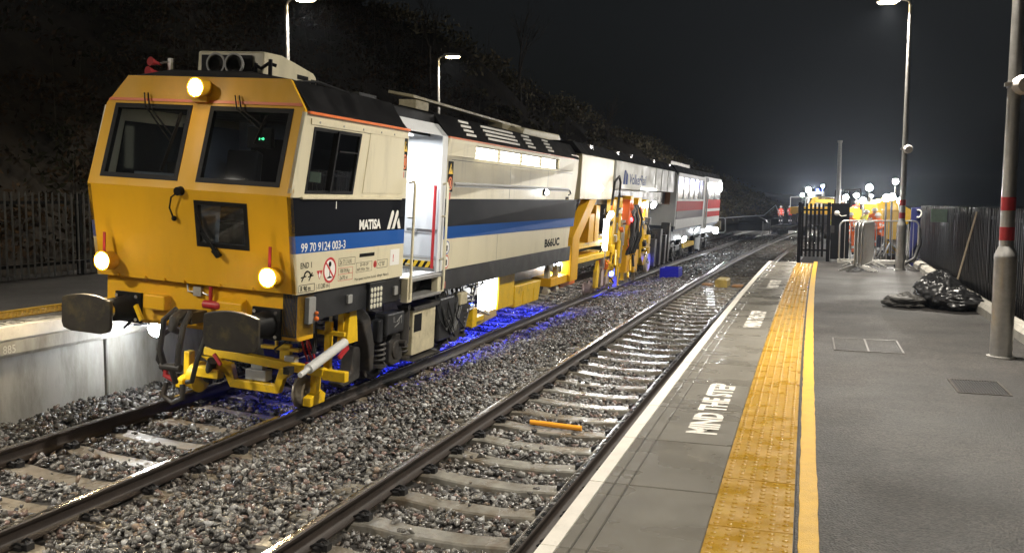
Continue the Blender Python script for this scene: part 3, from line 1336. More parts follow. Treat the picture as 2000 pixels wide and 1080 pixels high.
# ================================================================== the tamping machine (front car)
M_yel = mat("machine_yellow", (0.74, 0.395, 0.012), 0.48, spec=0.25, var=0.06, vscale=1.5, rvar=0.08, rscale=2, dirt=(0.55, 0.29, 0.02), dscale=2.2, dlo=0.56, dhi=0.95, stretch=(1.5, 1.5, 0.4))
M_yel2 = mat("unit_yellow", (0.80, 0.50, 0.012), 0.42, var=0.1, vscale=4, dirt=(0.30, 0.19, 0.05), dscale=5, dlo=0.55, dhi=0.78)
M_cream = mat("cream_paint", (0.68, 0.62, 0.44), 0.42, var=0.04, vscale=1.2, rvar=0.03, rscale=2, dirt=(0.44, 0.39, 0.27), dscale=2.2, dlo=0.52, dhi=0.85, stretch=(1.6, 1.6, 0.35))
M_bblack = mat("black_paint", (0.008, 0.009, 0.013), 0.42, spec=0.012, rvar=0.02)
M_blue = mat("blue_paint", (0.018, 0.095, 0.36), 0.35, spec=0.05, rvar=0.02)
M_roof = mat("roof_black", (0.008, 0.008, 0.009), 0.5, spec=0.15, var=0.3, vscale=3, rvar=0.1)
M_skirt = mat("skirt_grey_black", (0.022, 0.023, 0.026), 0.42, var=0.2, vscale=3, rvar=0.1)
M_orange = mat("orange_trim", (0.75, 0.16, 0.02), 0.4)
M_grey = mat("grey_panel", (0.30, 0.30, 0.29), 0.4, var=0.1)
M_wall_in = mat("interior_white", (0.72, 0.74, 0.76), 0.45, var=0.05)
M_cabin = mat("interior_grey", (0.12, 0.14, 0.18), 0.6, var=0.1)
M_bogie = mat("bogie_grime", (0.05, 0.047, 0.045), 0.5, metal=0.25, var=0.35, vscale=6, bump=0.2, bscale=30, rvar=0.12, dirt=(0.11, 0.085, 0.06), dscale=4, dlo=0.55, dhi=0.75)
M_beige = mat("dusty_cream_box", (0.55, 0.49, 0.33), 0.5, var=0.15, vscale=6, dirt=(0.25, 0.2, 0.12), dscale=4, dlo=0.5, dhi=0.75)
M_txtw = mat("white_print", (0.85, 0.84, 0.8), 0.5)
M_txtk = mat("black_print", (0.012, 0.012, 0.012), 0.6, spec=0.05)
M_txtr = mat("red_print", (0.55, 0.03, 0.03), 0.5)
M_txty = mat("yellow_print", (0.85, 0.55, 0.03), 0.5)
M_txtb = mat("blue_print", (0.02, 0.09, 0.35), 0.5)
M_wornbuf = mat("worn_buffer_plate", (0.035, 0.031, 0.026), 0.55, metal=0.4, var=0.3, vscale=5, bump=0.2, bscale=30, dirt=(0.10, 0.08, 0.035), dscale=4, dlo=0.52, dhi=0.72)
M_wheel = mat("wheel_steel", (0.36, 0.32, 0.26), 0.38, metal=0.6, var=0.25, vscale=8)
M_hose = mat("rubber_hose", (0.018, 0.018, 0.018), 0.5)
G_wind = glass("windscreen_glass", (0.62, 0.66, 0.66))
G_side = glass("side_glass", (0.5, 0.55, 0.58))
E_head = emit("headlamp_glow", (1.0, 0.82, 0.52), 260)
E_white = emit("work_lamp_glow", (0.93, 0.97, 1.0), 90)
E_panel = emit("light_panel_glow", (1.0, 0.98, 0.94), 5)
E_green = emit("display_green", (0.05, 1.0, 0.35), 2.5)
E_blue = emit("blue_lamp_glow", (0.05, 0.10, 1.0), 25)
E_red = emit("red_lamp_glow", (1.0, 0.03, 0.04), 12)

CARM = FM(10, FAR['off'], FAR['z'], FAR['cant'])
car = tag(empty("tamping_machine", CARM), "yellow fronted track machine car with cream, black and blue side and three lit headlamps", "rail machine")
E1 = 1.25


def fe(z):
    """outline of the cab front in side view"""
    return -2.04 + (-2.2 + 2.04) * (z - 1.455) / 0.995 if z < 2.45 else -2.2 + 0.26 * (z - 2.45) / 0.92


def rm(z):
    return 1.25 if z < 3.3 else 1.25 - 0.24 * (z - 3.3) / 0.33


def front_pt(r, z, out=0.0):
    m = rm(z)
    r = max(-m, min(m, r))
    return Vector((r, fe(z) - out, z))


def holed(rs, zs, holes, P):
    mb = MB()
    for i in range(len(rs) - 1):
        for j in range(len(zs) - 1):
            rc = (rs[i] + rs[i + 1]) / 2
            zc = (zs[j] + zs[j + 1]) / 2
            if any(a < rc < b and c < zc < d for a, b, c, d in holes):
                continue
            mb.poly([P(rs[i], zs[j]), P(rs[i + 1], zs[j]), P(rs[i + 1], zs[j + 1]), P(rs[i], zs[j + 1])])
    return mb


def frame_ring(outer, inner, n, d0, d1):
    mb = MB()
    n = Vector(n)
    k = len(outer)
    vs = [Vector(p) + n * d1 for p in outer] + [Vector(p) + n * d1 for p in inner] + [Vector(p) + n * d0 for p in outer] + [Vector(p) + n * d0 for p in inner]
    fs = []
    for i in range(k):
        j = (i + 1) % k
        fs += [(i, j, k + j, k + i), (2 * k + i, 3 * k + i, 3 * k + j, 2 * k + j), (i, 2 * k + i, 2 * k + j, j), (k + i, k + j, 3 * k + j, 3 * k + i)]
    mb._add(vs, fs)
    return mb


def inset(q, d):
    c = sum((Vector(p) for p in q), Vector()) / len(q)
    out = []
    k = len(q)
    for i in range(k):
        p = Vector(q[i])
        a = (Vector(q[i - 1]) - p).normalized()
        b = (Vector(q[(i + 1) % k]) - p).normalized()
        s = a.cross(b).length
        out.append(p + (a + b) * (d / max(0.3, s)))
    return out


def window(q, n, parent, pane_mat, border=0.045, name="window"):
    fr = frame_ring(q, inset(q, border), n, -0.05, 0.006).build(name, M_black, parent)
    p = MB()
    p.poly([Vector(v) - Vector(n) * 0.012 for v in inset(q, border * 0.7)])
    p.build("pane", pane_mat, fr)
    return fr


# --- yellow front
mb = holed([-1.25, -1.107, -0.112, 0.112, 1.107, 1.25], [2.45, 2.53, 3.325, 3.37], [(-1.107, -0.112, 2.53, 3.325), (0.112, 1.107, 2.53, 3.325)], front_pt)
mb.poly([front_pt(-1.25, 3.37), front_pt(1.25, 3.37), Vector((1.01, -1.885, 3.63)), Vector((-1.01, -1.885, 3.63))])
fp = mb.build("windscreen_panel", M_yel, car)
solid(fp, 0.05, (0, -1, 0))
mb = holed([-1.25, 0.1, 0.74, 1.25], [1.455, 1.867, 2.347, 2.45], [(0.1, 0.74, 1.867, 2.347)], front_pt)
lp = mb.build("nose_panel", M_yel, car)
solid(lp, 0.05, (0, -1, 0))
nU = Vector((0, -0.92, 0.26)).normalized()
nL = Vector((0, -0.995, -0.16)).normalized()
for a, b in ((-1.107, -0.112), (0.112, 1.107)):
    w = window([front_pt(a, 2.53), front_pt(b, 2.53), front_pt(b, 3.325), front_pt(a, 3.325)], nU, car, G_wind, 0.05, "windscreen")
window([front_pt(0.1, 1.867), front_pt(0.74, 1.867), front_pt(0.74, 2.347), front_pt(0.1, 2.347)], nL, car, G_wind, 0.045, "lower_window")
mb = MB()
mb.poly([front_pt(-1.25, 3.355, 0.012), front_pt(1.25, 3.355, 0.012), front_pt(1.25, 3.385, 0.012), front_pt(-1.25, 3.385, 0.012)])
mb.poly([front_pt(-1.25, 3.385, 0.012), front_pt(1.25, 3.385, 0.012), front_pt(1.25, 3.385, -0.01), front_pt(-1.25, 3.385, -0.01)])
mb.build("orange_strip", M_orange, car)
# buffer beam under the nose
mb = MB()
mb.prism([(-1.95, 1.44), (-1.95, 0.99), (-1.88, 0.94), (-1.6, 0.94), (-1.6, 1.44)], 0, -1.2, 1.215)
mb.build("buffer_beam", M_yel, car, bevel=0.012)
mb = MB()
for x in (-0.95, -0.6, -0.35, -0.1, 0.35, 0.75):
    mb.cyl((x, -2.035, 1.475), (x, -2.07, 1.47), 0.016, n=8)
mb.build("bolt", M_yel, lp)

# --- right hand side of the cab, painted in bands
BANDS = [(1.45, 1.87, 0), (1.87, 2.05, 2), (2.05, 2.44, 1)]
mb = MB()
for a, b, c in BANDS:
    mb.mt(c).poly([(E1, fe(a), a), (E1, 0.48, a), (E1, 0.48, b), (E1, fe(b), b)])
mb.mt(0)
WQ = [(E1, -1.94, 2.48), (E1, -0.93, 2.48), (E1, -0.76, 3.165), (E1, -1.79, 3.165)]
mb.poly([(E1, fe(2.44), 2.44), (E1, 0.48, 2.44), (E1, 0.48, 2.48), (E1, -0.93, 2.48), (E1, -1.94, 2.48), (E1, fe(2.48), 2.48)])
mb.poly([(E1, fe(2.48), 2.48), WQ[0], WQ[3], (E1, fe(3.165), 3.165)])
mb.poly([WQ[1], (E1, 0.48, 2.48), (E1, 0.48, 3.165), WQ[2]])
mb.poly([(E1, fe(3.165), 3.165), WQ[3], WQ[2], (E1, 0.48, 3.165), (E1, 0.48, 3.3), (E1, fe(3.3), 3.3)])
cs = mb.build("cab_side", [M_cream, M_bblack, M_blue], car)
solid(cs, 0.04, (1, 0, 0))
wq = window(WQ, (1, 0, 0), car, G_side, 0.035, "side_window")
mb = MB()
mb.bar((E1 + 0.002, -1.45, 2.5), (E1 + 0.002, -1.29, 3.15), 0.03, 0.035, (1, 0, 0))
mb.bar((E1 + 0.002, -1.27, 2.94), (E1 + 0.002, -0.84, 2.94), 0.015, 0.02, (1, 0, 0))
mb.build("mullion", M_black, wq)
mb = MB()
mb.box(E1, E1 + 0.035, -2.02, 0.30, 2.425, 2.448)
mb.build("sill_rail", M_cream, car, bevel=0.006)
mb = MB()
mb.prism([(-0.70, 2.50), (0.36, 2.50), (0.36, 3.19), (-0.55, 3.19)], 0, E1, E1 + 0.006)
mb.build("cover_panel", M_cream, car)
mb = MB()
mb.box(E1 + 0.001, E1 + 0.012, -1.86, 0.36, 3.185, 3.245)
mb.build("rain_strip", M_cream, car)
mb = MB()
for y in (-1.7, -1.2, -0.75, -0.3, 0.05):
    mb.cyl((E1 + 0.012, y, 3.215), (E1 + 0.017, y, 3.215), 0.012, n=8)
mb.build("rivet", M_grey, car)
mb = MB()
mb.box(E1 + 0.001, E1 + 0.03, fe(3.3) + 0.03, 0.47, 3.285, 3.312)
mb.box(E1 + 0.001, E1 + 0.03, 1.75, 8.75, 3.285, 3.312)
mb.build("orange_gutter", M_orange, car)
# left side (turned away) and floor, back wall of the cab
mb = MB()
for a, b, c in BANDS + [(2.44, 3.3, 0)]:
    mb.mt(c).poly([(-E1, fe(a), a), (-E1, 8.75, a), (-E1, 8.75, b), (-E1, fe(b), b)])
solid(mb.build("far_side", [M_cream, M_bblack, M_blue], car), 0.04, (-1, 0, 0))
mb = MB()
mb.box(-1.2, 1.2, -1.95, 0.46, 1.46, 1.5)
mb.box(-1.2, 1.2, 0.40, 0.455, 1.5, 3.3)
mb.build("cab_interior", M_cabin, car)
mb = MB()
mb.prism([(-1.95, 2.3), (-1.5, 2.42), (-1.45, 2.38), (-1.5, 1.5), (-1.95, 1.5)], 0, -1.15, -0.1)
mb.prism([(-1.95, 1.55), (-1.75, 1.6), (-1.7, 1.5), (-1.95, 1.5)], 0, -0.1, 1.15)
mb.box(-0.9, -0.2, -1.9, -1.86, 2.52, 2.6)
mb.build("control_desk", M_cabin, car)
mb = MB()
mb.prism([(-1.1, 2.05), (-0.65, 2.05), (-0.55, 2.95), (-0.68, 2.98), (-0.78, 2.2), (-1.1, 2.17)], 0, 0.25, 0.75)
mb.box(0.36, 0.64, -0.72, -0.60, 2.95, 3.15)
mb.box(0.4, 0.6, -1.0, -0.75, 1.5, 2.05)
mb.build("driver_seat", M_black, car, bevel=0.03)
mb = MB()
mb.prism([(-0.75, 2.05), (-0.3, 2.05), (-0.2, 2.9), (-0.33, 2.93), (-0.43, 2.2), (-0.75, 2.17)], 0, -0.85, -0.4)
mb.box(-0.72, -0.52, -0.65, -0.4, 1.5, 2.05)
mb.build("second_seat", M_black, car, bevel=0.03)
mb = MB()
mb.box(-1.0, -0.35, 0.385, 0.398, 2.35, 3.1)
mb.box(0.2, 0.85, 0.385, 0.398, 1.6, 3.1)
mb.build("back_door", M_black, car)
mb = MB()
mb.box(-0.7, -0.25, -1.62, -1.56, 2.42, 2.72)
mb.box(-0.5, -0.45, -1.6, -1.57, 2.3, 2.45)
mb.box(0.9, 1.1, -1.5, -1.3, 2.55, 2.85)
mb.cyl((-0.08, -1.85, 2.5), (-0.08, -1.8, 3.3), 0.012, n=6)
mb.build("instrument_box", M_black, car)
mb = MB()
mb.box(0.9, 1.0, -1.505, -1.5, 2.72, 2.76)
mb.box(0.75, 1.05, -1.86, -1.75, 2.53, 2.56)
mb.box(-0.95, -0.2, -1.87, -1.78, 2.53, 2.555)
mb.build("paper", M_wall_in, car)
mb = MB()
mb.prism([(-1.85, 2.5), (-0.85, 2.5), (-0.7, 3.15), (-1.7, 3.15)], 0, -1.256, -1.195)
mb.build("side_window", mat("dark_glass", (0.02, 0.024, 0.028), 0.1, spec=0.4), car)
mb = MB()
mb.box(-1.19, -1.12, -0.75, 0.3, 2.2, 3.2)
mb.build("cupboard", M_cabin, car, bevel=0.01)
mb = MB()
mb.box(0.40, 0.70, -1.72, -1.66, 2.92, 3.14)
mb.box(0.53, 0.57, -1.69, -1.66, 3.1, 3.5)
scr = mb.build("monitor", M_black, car, bevel=0.008)
mb = MB()
for dx in (0.545, 0.595):
    mb.prism([(dx - 0.02, 3.02), (dx + 0.01, 3.035), (dx + 0.02, 3.02), (dx + 0.01, 3.005)], 1, -1.727, -1.721)
mb.build("display", E_green, scr)
mb = MB()
mb.box(-0.78, -0.74, -1.2, -1.1, 2.62, 3.12)
mb.build("interior_strip_light", emit("pale_strip", (1, 0.95, 0.7), 0.9), car)
lamp("cab_light", 'AREA', (0.0, -0.9, 3.28), 6, (0.9, 0.95, 1.0), 0.5, (0, 0, 0), car)

# --- engine section
mb = MB()
for a, b, c in [(1.43, 1.87, 0), (1.87, 2.05, 2), (2.05, 2.44, 1), (2.44, 3.3, 0)]:
    if c == 0 and b > 3:
        xs = [1.75, 2.82, 3.88, 3.94, 5.06, 5.11, 6.26, 6.31, 7.54, 8.75]
        mb.mt(0).poly([(E1, 1.75, 2.44), (E1, 8.75, 2.44), (E1, 8.75, 3.05), (E1, 1.75, 3.05)])
        mb.poly([(E1, 1.75, 3.245), (E1, 8.75, 3.245), (E1, 8.75, 3.3), (E1, 1.75, 3.3)])
        for i in range(0, len(xs) - 1, 2):
            mb.poly([(E1, xs[i], 3.05), (E1, xs[i + 1], 3.05), (E1, xs[i + 1], 3.245), (E1, xs[i], 3.245)])
    else:
        e1 = 8.75 if c == 0 else 9.0 + (b - 1.87) * 0.3
        e0 = 8.75 if c == 0 else 9.0 + (a - 1.87) * 0.3
        mb.mt(c).poly([(E1, 1.75, a), (E1, e0, a), (E1, e1, b), (E1, 1.75, b)])
es = mb.build("engine_side", [M_cream, M_bblack, M_blue], car)
solid(es, 0.03, (1, 0, 0))
mb = MB()
mb.box(-1.2, 1.14, 1.76, 8.72, 1.45, 3.3)
mb.build("engine_casing", M_grey, car)
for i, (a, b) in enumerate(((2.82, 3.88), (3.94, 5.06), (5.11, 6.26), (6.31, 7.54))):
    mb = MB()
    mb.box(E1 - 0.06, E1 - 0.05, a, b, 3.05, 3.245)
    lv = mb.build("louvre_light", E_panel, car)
    mb = MB()
    for z in (3.105, 3.17, 3.235):
        mb.prism([(E1 - 0.04, z), (E1 + 0.004, z - 0.014), (E1 + 0.004, z - 0.002), (E1 - 0.04, z + 0.012)], 1, a, b)
    mb.build("slat", M_cream, lv)
mb = MB()
mb.tube([(E1 + 0.012, 2.08, 2.645), (E1 + 0.012, 8.5, 2.645), (E1 + 0.012, 8.62, 2.62), (E1 + 0.012, 8.66, 2.56), (E1 + 0.012, 8.5, 2.54)], 0.016, 8)
mb.box(E1 + 0.001, E1 + 0.006, 2.08, 8.5, 2.61, 2.68)
mb.build("hand_rail", M_grey, car)
mb = MB()
for y, z0, z1 in ((4.6, 2.44, 3.0), (2.06, 2.98, 2.99), (6.9, 2.44, 3.0)):
    mb.box(E1, E1 + 0.0015, y - 0.004, y + 0.004, z0, z1)
mb.box(E1, E1 + 0.0015, 1.95, 8.74, 2.99, 2.998)
mb.box(E1, E1 + 0.0015, 4.1, 4.105, 1.43, 1.86)
mb.build("mark", M_dark, es)
mb = MB()
mb.prism([(8.76, 1.46), (8.95, 1.6), (9.4, 3.0), (9.4, 3.4), (8.76, 3.4)], 0, 0.95, 1.2)
mb.build("end_gusset", M_cream, car)

# --- doorway
mb = MB()
mb.poly([(0.3, 1.62, 1.42), (1.235, 1.62, 1.42), (1.235, 1.62, 3.3), (1.10, 1.62, 3.44), (1.045, 1.62, 3.44), (1.045, 1.62, 3.29), (0.3, 1.62, 3.29)])
mb.poly([(0.3, 0.47, 1.42), (0.3, 1.62, 1.42), (0.3, 1.62, 3.44), (0.3, 0.47, 3.44)])
mb.poly([(0.3, 0.47, 3.29), (1.045, 0.47, 3.29), (1.045, 1.62, 3.29), (0.3, 1.62, 3.29)])
mb.poly([(0.3, 0.47, 1.42), (1.25, 0.47, 1.42), (1.25, 1.62, 1.42), (0.3, 1.62, 1.42)])
mb.build("vestibule", M_wall_in, car)
mb = MB()
mb.prism([(1.24, 1.42), (1.262, 1.42), (1.262, 3.3), (1.105, 3.47), (1.085, 3.45), (1.24, 3.29)], 1, 1.56, 1.75)
mb.prism([(1.235, 3.3), (1.262, 3.3), (1.105, 3.47), (1.07, 3.47)], 1, 0.44, 1.75)
mb.build("door_frame", M_wall_in, car)
mb = MB()
mb.box(0.75, 1.22, 1.600, 1.612, 2.0, 3.2)
dp = mb.build("locker_door", M_wall_in, car, bevel=0.004)
mb = MB()
for z in (2.72, 1.95):
    mb.box(0.86, 0.92, 1.592, 1.60, z, z + 0.05)
mb.build("latch", M_grey, dp)
mb = MB()
mb.box(0.6, 1.24, 1.606, 1.612, 1.96, 1.966)
mb.box(0.6, 1.24, 1.606, 1.612, 1.62, 1.626)
mb.box(0.6, 1.24, 1.606, 1.612, 2.85, 2.856)
mb.build("mark", M_grey, dp)
mb = MB()
mb.cyl((1.2, 1.53, 1.47), (1.2, 1.53, 2.62), 0.022, n=10)
mb.build("red_grab_rail", M_red, car, smooth=True)
mb = MB()
mb.box(0.62, 1.19, 1.59, 1.60, 1.47, 1.56)
hz = mb.build("hazard_strip", M_txty, car)
mb = MB()
for k in range(6):
    x = 0.62 + k * 0.1
    mb.prism([(x, 1.47), (x + 0.045, 1.47), (min(1.19, x + 0.095), 1.56), (x + 0.05, 1.56)], 1, 1.587, 1.59)
mb.build("black_stripe", M_txtk, hz)
lamp("vestibule_light", 'AREA', (0.85, 1.0, 3.25), 42, (0.93, 0.97, 1.0), 0.35, (0, 0, 0), car)
mb = MB()
mb.box(0.7, 1.0, 0.85, 1.15, 3.26, 3.28)
mb.build("vestibule_lamp", E_panel, car)
for y, zt in ((0.56, 2.72), (1.66, 2.72)):
    mb = MB()
    pts = [(E1 + 0.0, y, zt - 0.08), (E1 + 0.07, y, zt - 0.06), (E1 + 0.085, y, zt - 0.12), (E1 + 0.085, y, 1.3), (E1 + 0.08, y, 1.16), (E1 + 0.02, y + (0.0 if y < 1 else -0.08), 1.13)]
    mb.tube(pts, 0.018, 10)
    for z in (2.2, 1.6):
        mb.cyl((E1, y, z), (E1 + 0.085, y, z), 0.012, n=8)
    mb.build("grab_rail", M_cream, car, smooth=True)
mb = MB()
mb.box(1.0, 1.33, 0.6, 1.62, 1.365, 1.41)
mb.box(1.0, 1.33, 0.66, 1.62, 1.12, 1.16)
mb.build("step", M_galv, car, bevel=0.005)
mb = MB()
mb.box(1.22, 1.32, 0.52, 0.66, 1.1, 1.42)
mb.box(1.22, 1.32, 1.5, 1.62, 1.12, 1.40)
mb.build("step_bracket", M_cream, car, bevel=0.01)
mb = MB()
mb.box(1.02, 1.05, 0.66, 1.5, 1.14, 1.40)
mb.build("step_back", M_dark, car)

# --- roof
mb = MB()
RP = [(-1.25, 3.3), (1.25, 3.3), (1.01, 3.63), (0.5, 3.705), (-0.5, 3.705), (-1.01, 3.63)]
mb.prism(RP, 1, fe(3.37) + 0.10, 0.44)
mb.prism([(-1.25, 3.3), (1.04, 3.3), (1.04, 3.6), (0.5, 3.705), (-0.5, 3.705), (-1.01, 3.63)], 1, 0.44, 1.755)
mb.prism([(-1.25, 3.314), (1.25, 3.314), (1.01, 3.63), (0.5, 3.72), (-0.5, 3.72), (-1.01, 3.63)], 1, 1.755, 9.3)
rf = mb.build("roof", M_roof, car, bevel=0.01)
# roof louvre bars on the slope
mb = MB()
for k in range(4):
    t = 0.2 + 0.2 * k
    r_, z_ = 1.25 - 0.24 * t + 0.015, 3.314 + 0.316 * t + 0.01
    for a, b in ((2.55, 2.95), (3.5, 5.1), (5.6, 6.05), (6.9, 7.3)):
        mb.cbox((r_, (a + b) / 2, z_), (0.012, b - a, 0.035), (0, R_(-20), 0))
mb.build("roof_slat", M_txtw, rf)  # bright reflections on the bars put in as white colour
mb = MB()
mb.cbox((-0.2, 6.0, 3.99), (0.45, 5.6, 0.045), (R_(-0.6), R_(8), 0))
mb.cbox((-0.05, 3.4, 3.82), (0.3, 0.5, 0.22))
mb.cbox((-0.05, 7.6, 3.8), (0.3, 0.5, 0.22))
mb.build("roof_walkway", M_beige, car, bevel=0.008)
mb = MB()
mb.prism([(7.6, 3.70), (7.75, 3.86), (10.4, 3.9), (10.6, 3.7)], 0, -0.4, 0.45)
mb.build("roof_box", M_cream, car, bevel=0.03)
mb = MB()
mb.cbox((0.6, 0.3, 3.69), (0.3, 0.45, 0.05))
mb.tube([(0.4, -1.0, 3.70), (0.5, -0.5, 3.76), (0.6, 0.0, 3.70), (0.55, 0.6, 3.72), (0.3, 1.5, 3.74)], 0.018, 6)
mb.build("roof_hatch", M_dark, car)
# air conditioning unit
mb = MB()
mb.prism([(-1.52, 3.66), (-1.50, 3.955), (-1.15, 3.965), (-0.5, 3.86), (-0.42, 3.81), (-0.42, 3.66)], 0, -0.41, 0.44)
ac = mb.build("roof_unit", M_cream, car, bevel=0.02)
mb = MB()
mb.box(-0.34, 0.3, -1.535, -1.515, 3.68, 3.91)
mb.box(0.441, 0.446, -0.85, -0.62, 3.75, 3.80)
mb.box(0.441, 0.446, -0.55, -0.45, 3.68, 3.78)
mb.build("vent", M_black, ac)
for x in (-0.07, 0.16):
    mb = MB()
    mb.lathe((x, -1.54, 3.80), (0, -1, 0), [(0, 0.04), (0.04, 0.085), (0.1, 0.118), (0.115, 0.118), (0.115, 0.1), (0.06, 0.08)], 24)
    hr = mb.build("roof_lamp", M_grey, car, smooth=True)
    mb = MB()
    mb.lathe((x, -1.63, 3.80), (0, -1, 0), [(0, 0.1), (0.012, 0.098), (0.02, 0.06)], 24)
    mb.build("lens", glass("dim_lens", (0.25, 0.25, 0.22)), hr)
mb = MB()
mb.tube([(0.32, -1.55, 3.72), (0.40, -1.6, 3.80), (0.48, -1.62, 3.76), (0.56, -1.6, 3.82), (0.62, -1.55, 3.8)], 0.02, 6)
mb.cyl((0.58, -1.6, 3.64), (0.58, -1.6, 3.86), 0.022, n=8)
mb.cyl((0.4, -1.6, 3.64), (0.4, -1.6, 3.82), 0.02, n=8)
mb.build("aerial_mount", M_black, car)
mb = MB()
mb.lathe((-0.84, -1.58, 3.79), (-0.2, -1, 0.1), [(0, 0.015), (0.06, 0.02), (0.14, 0.05), (0.145, 0.05)], 14)
mb.lathe((-0.87, -1.58, 3.70), (-0.2, -1, 0.0), [(0, 0.015), (0.06, 0.02), (0.14, 0.05), (0.145, 0.05)], 14)
mb.build("red_horn", M_red, car, smooth=True)
mb = MB()
mb.box(-0.75, -0.71, -1.58, -1.54, 3.62, 3.86)
mb.tube([(-0.72, -1.57, 3.82), (-0.8, -1.58, 3.81), (-0.86, -1.6, 3.79)], 0.012, 6)
mb.build("horn_bracket", M_galv, car)

# --- headlamps
def headlamp(x, f0, f1, z, r, stick):
    mb = MB()
    mb.lathe((x, f0, z), (0, -1, 0), [(0, r * 1.12), (f0 - f1 - 0.02, r * 1.1), (f0 - f1, r * 1.16), (f0 - f1 + 0.012, r * 1.16), (f0 - f1 + 0.012, r * 0.96), (f0 - f1 - 0.01, r * 0.96)], 24)
    h = mb.build("headlamp", M_yel, car, smooth=True)
    mb = MB()
    mb.lathe((x, f1 + 0.012, z), (0, -1, 0), [(0, r * 0.98), (0.022, r * 0.95), (0.04, r * 0.5)], 20)
    mb.build("lens", E_head, h)
    lamp("headlamp_light", 'SPOT', (x, f1 - 0.06, z), 45, (1.0, 0.80, 0.5), r * 0.8, (math.pi / 2, 0, math.pi), car, spot=150)
    lamp("headlamp_spill", 'POINT', (x, f1 - 0.07, z), 3.5, (1.0, 0.74, 0.36), r * 0.6, None, car)
    if stick:
        mb = MB()
        mb.box(x - 0.016, x + 0.016, f1 + 0.02, f1 + 0.03, z + r, z + 0.31)
        mb.build("red_marker", M_red, h)


headlamp(-1.03, -2.07, -2.21, 1.625, 0.09, True)
headlamp(1.03, -2.07, -2.21, 1.625, 0.09, True)
headlamp(0.0, -1.88, -2.06, 3.50, 0.088, False)
mb = MB()
mb.box(-0.09, 0.09, -2.0, -1.88, 3.36, 3.42)
mb.build("lamp_bracket", M_yel, car)

# --- wipers, socket
def wiper(rb, zb, rt, zt, ra, za, name="wiper"):
    mb = MB()
    for d in (0, 0.05):
        mb.bar(front_pt(rb + d, zb, 0.03), front_pt(rb + d + 0.07, zb - 0.14, 0.055), 0.014, 0.014)
    w = mb.build(name, M_chrome, car)
    mb = MB()
    for d in (0, 0.05):
        mb.bar(front_pt(rb + d + 0.07, zb - 0.14, 0.055), front_pt((rt + ra) / 2 + d * 0.4, (zt + za) / 2 + d, 0.06), 0.012, 0.012)
    mb.bar(front_pt(rt, zt, 0.045), front_pt(ra, za, 0.045), 0.02, 0.03)
    mb.build("wiper_blade", M_black, w)


wiper(-0.74, 3.44, -0.2, 3.24, -0.30, 2.62)
wiper(0.40, 3.44, 0.84, 3.24, 0.76, 2.95)
mb = MB()
mb.lathe(front_pt(-0.05, 2.43), (0, -1, -0.1), [(0, 0.05), (0.03, 0.045), (0.06, 0.045)], 12)
mb.tube([front_pt(-0.06, 2.42, 0.03), front_pt(-0.13, 2.36, 0.06), front_pt(-0.17, 2.25, 0.05), front_pt(-0.15, 2.15, 0.03)], 0.009, 6)
mb.sphere(front_pt(-0.14, 2.14, 0.03), 0.028)
mb.build("cable_socket", M_black, car, smooth=True)
mb = MB()
mb.bar(front_pt(0.2, 2.02, 0.04), front_pt(0.34, 1.85, 0.05), 0.03, 0.03)
mb.bar(front_pt(0.34, 1.85, 0.05), front_pt(0.40, 1.78, 0.05), 0.06, 0.05)
mb.bar(front_pt(0.14, 2.2, 0.03), front_pt(0.24, 1.94, 0.03), 0.018, 0.02)
mb.build("lower_wiper", M_black, car)

# --- buffers
for sx in (-1, 1):
    x = 0.88 * sx
    mb = MB()
    mb.box(x - 0.17, x + 0.17, -1.99, -1.952, 0.95, 1.28)
    mb.lathe((x, -1.98, 1.11), (0, -1, 0), [(0, 0.15), (0.02, 0.135), (0.28, 0.125), (0.3, 0.11)], 24)
    bf = mb.build("buffer", M_black, car, smooth=True)
    mb = MB()
    mb.lathe((x, -2.25, 1.11), (0, -1, 0), [(0, 0.10), (0.3, 0.10)], 24)
    mb.build("ram", M_chrome, bf, smooth=True)
    mb = MB()
    pr = []
    for i in range(9):
        t = -1 + 2 * i / 8
        pr.append((x + 0.31 * t, 1.11 + 0.155 + 0.05 * (1 - t * t)))
    pr = pr + [(x + 0.315, 1.2), (x + 0.315, 1.0), (x + 0.29, 0.94)] + [(x + 0.26 - 0.065 * i, 0.915) for i in range(1, 8)] + [(x - 0.29, 0.94), (x - 0.315, 1.0), (x - 0.315, 1.2)]
    mb.prism(pr, 1, -2.6, -2.555)
    hd = mb.build("buffer_head", M_wornbuf, bf, bevel=0.01)
    mb = MB()
    for q in range(4):
        mb.cyl((x + (0.13 if q % 2 else -0.13), -1.99, 0.99 + (0.25 if q > 1 else 0)), (x + (0.13 if q % 2 else -0.13), -2.02, 0.99 + (0.25 if q > 1 else 0)), 0.022, n=6)
    mb.build("bolt", M_chrome, bf)

# --- drawhook, hoses, valves
mb = MB()
mb.prism([(-0.05, 1.05), (-0.05, 1.17), (0.12, 1.17), (0.12, 1.05)], 1, -2.2, -1.9)
mb.tube([(0.03, -2.05, 1.13), (0.03, -2.25, 1.16), (0.03, -2.36, 1.12), (0.03, -2.38, 1.02), (0.03, -2.30, 0.98)], [0.06, 0.055, 0.05, 0.045, 0.03], 10)
dh = mb.build("drawhook", M_bogie, car, smooth=True)
mb = MB()
mb.tube([(-0.05, -2.22, 1.2), (-0.08, -2.38, 1.1), (-0.09, -2.42, 0.8), (-0.06, -2.38, 0.62)], 0.032, 8)
mb.tube([(0.12, -2.22, 1.18), (0.13, -2.34, 1.05), (0.13, -2.40, 0.8), (0.1, -2.38, 0.62)], 0.032, 8)
mb.cyl((-0.1, -2.38, 0.62), (0.14, -2.38, 0.62), 0.04)
mb.cyl((0.02, -2.38, 0.62), (0.02, -2.3, 0.44), 0.03)
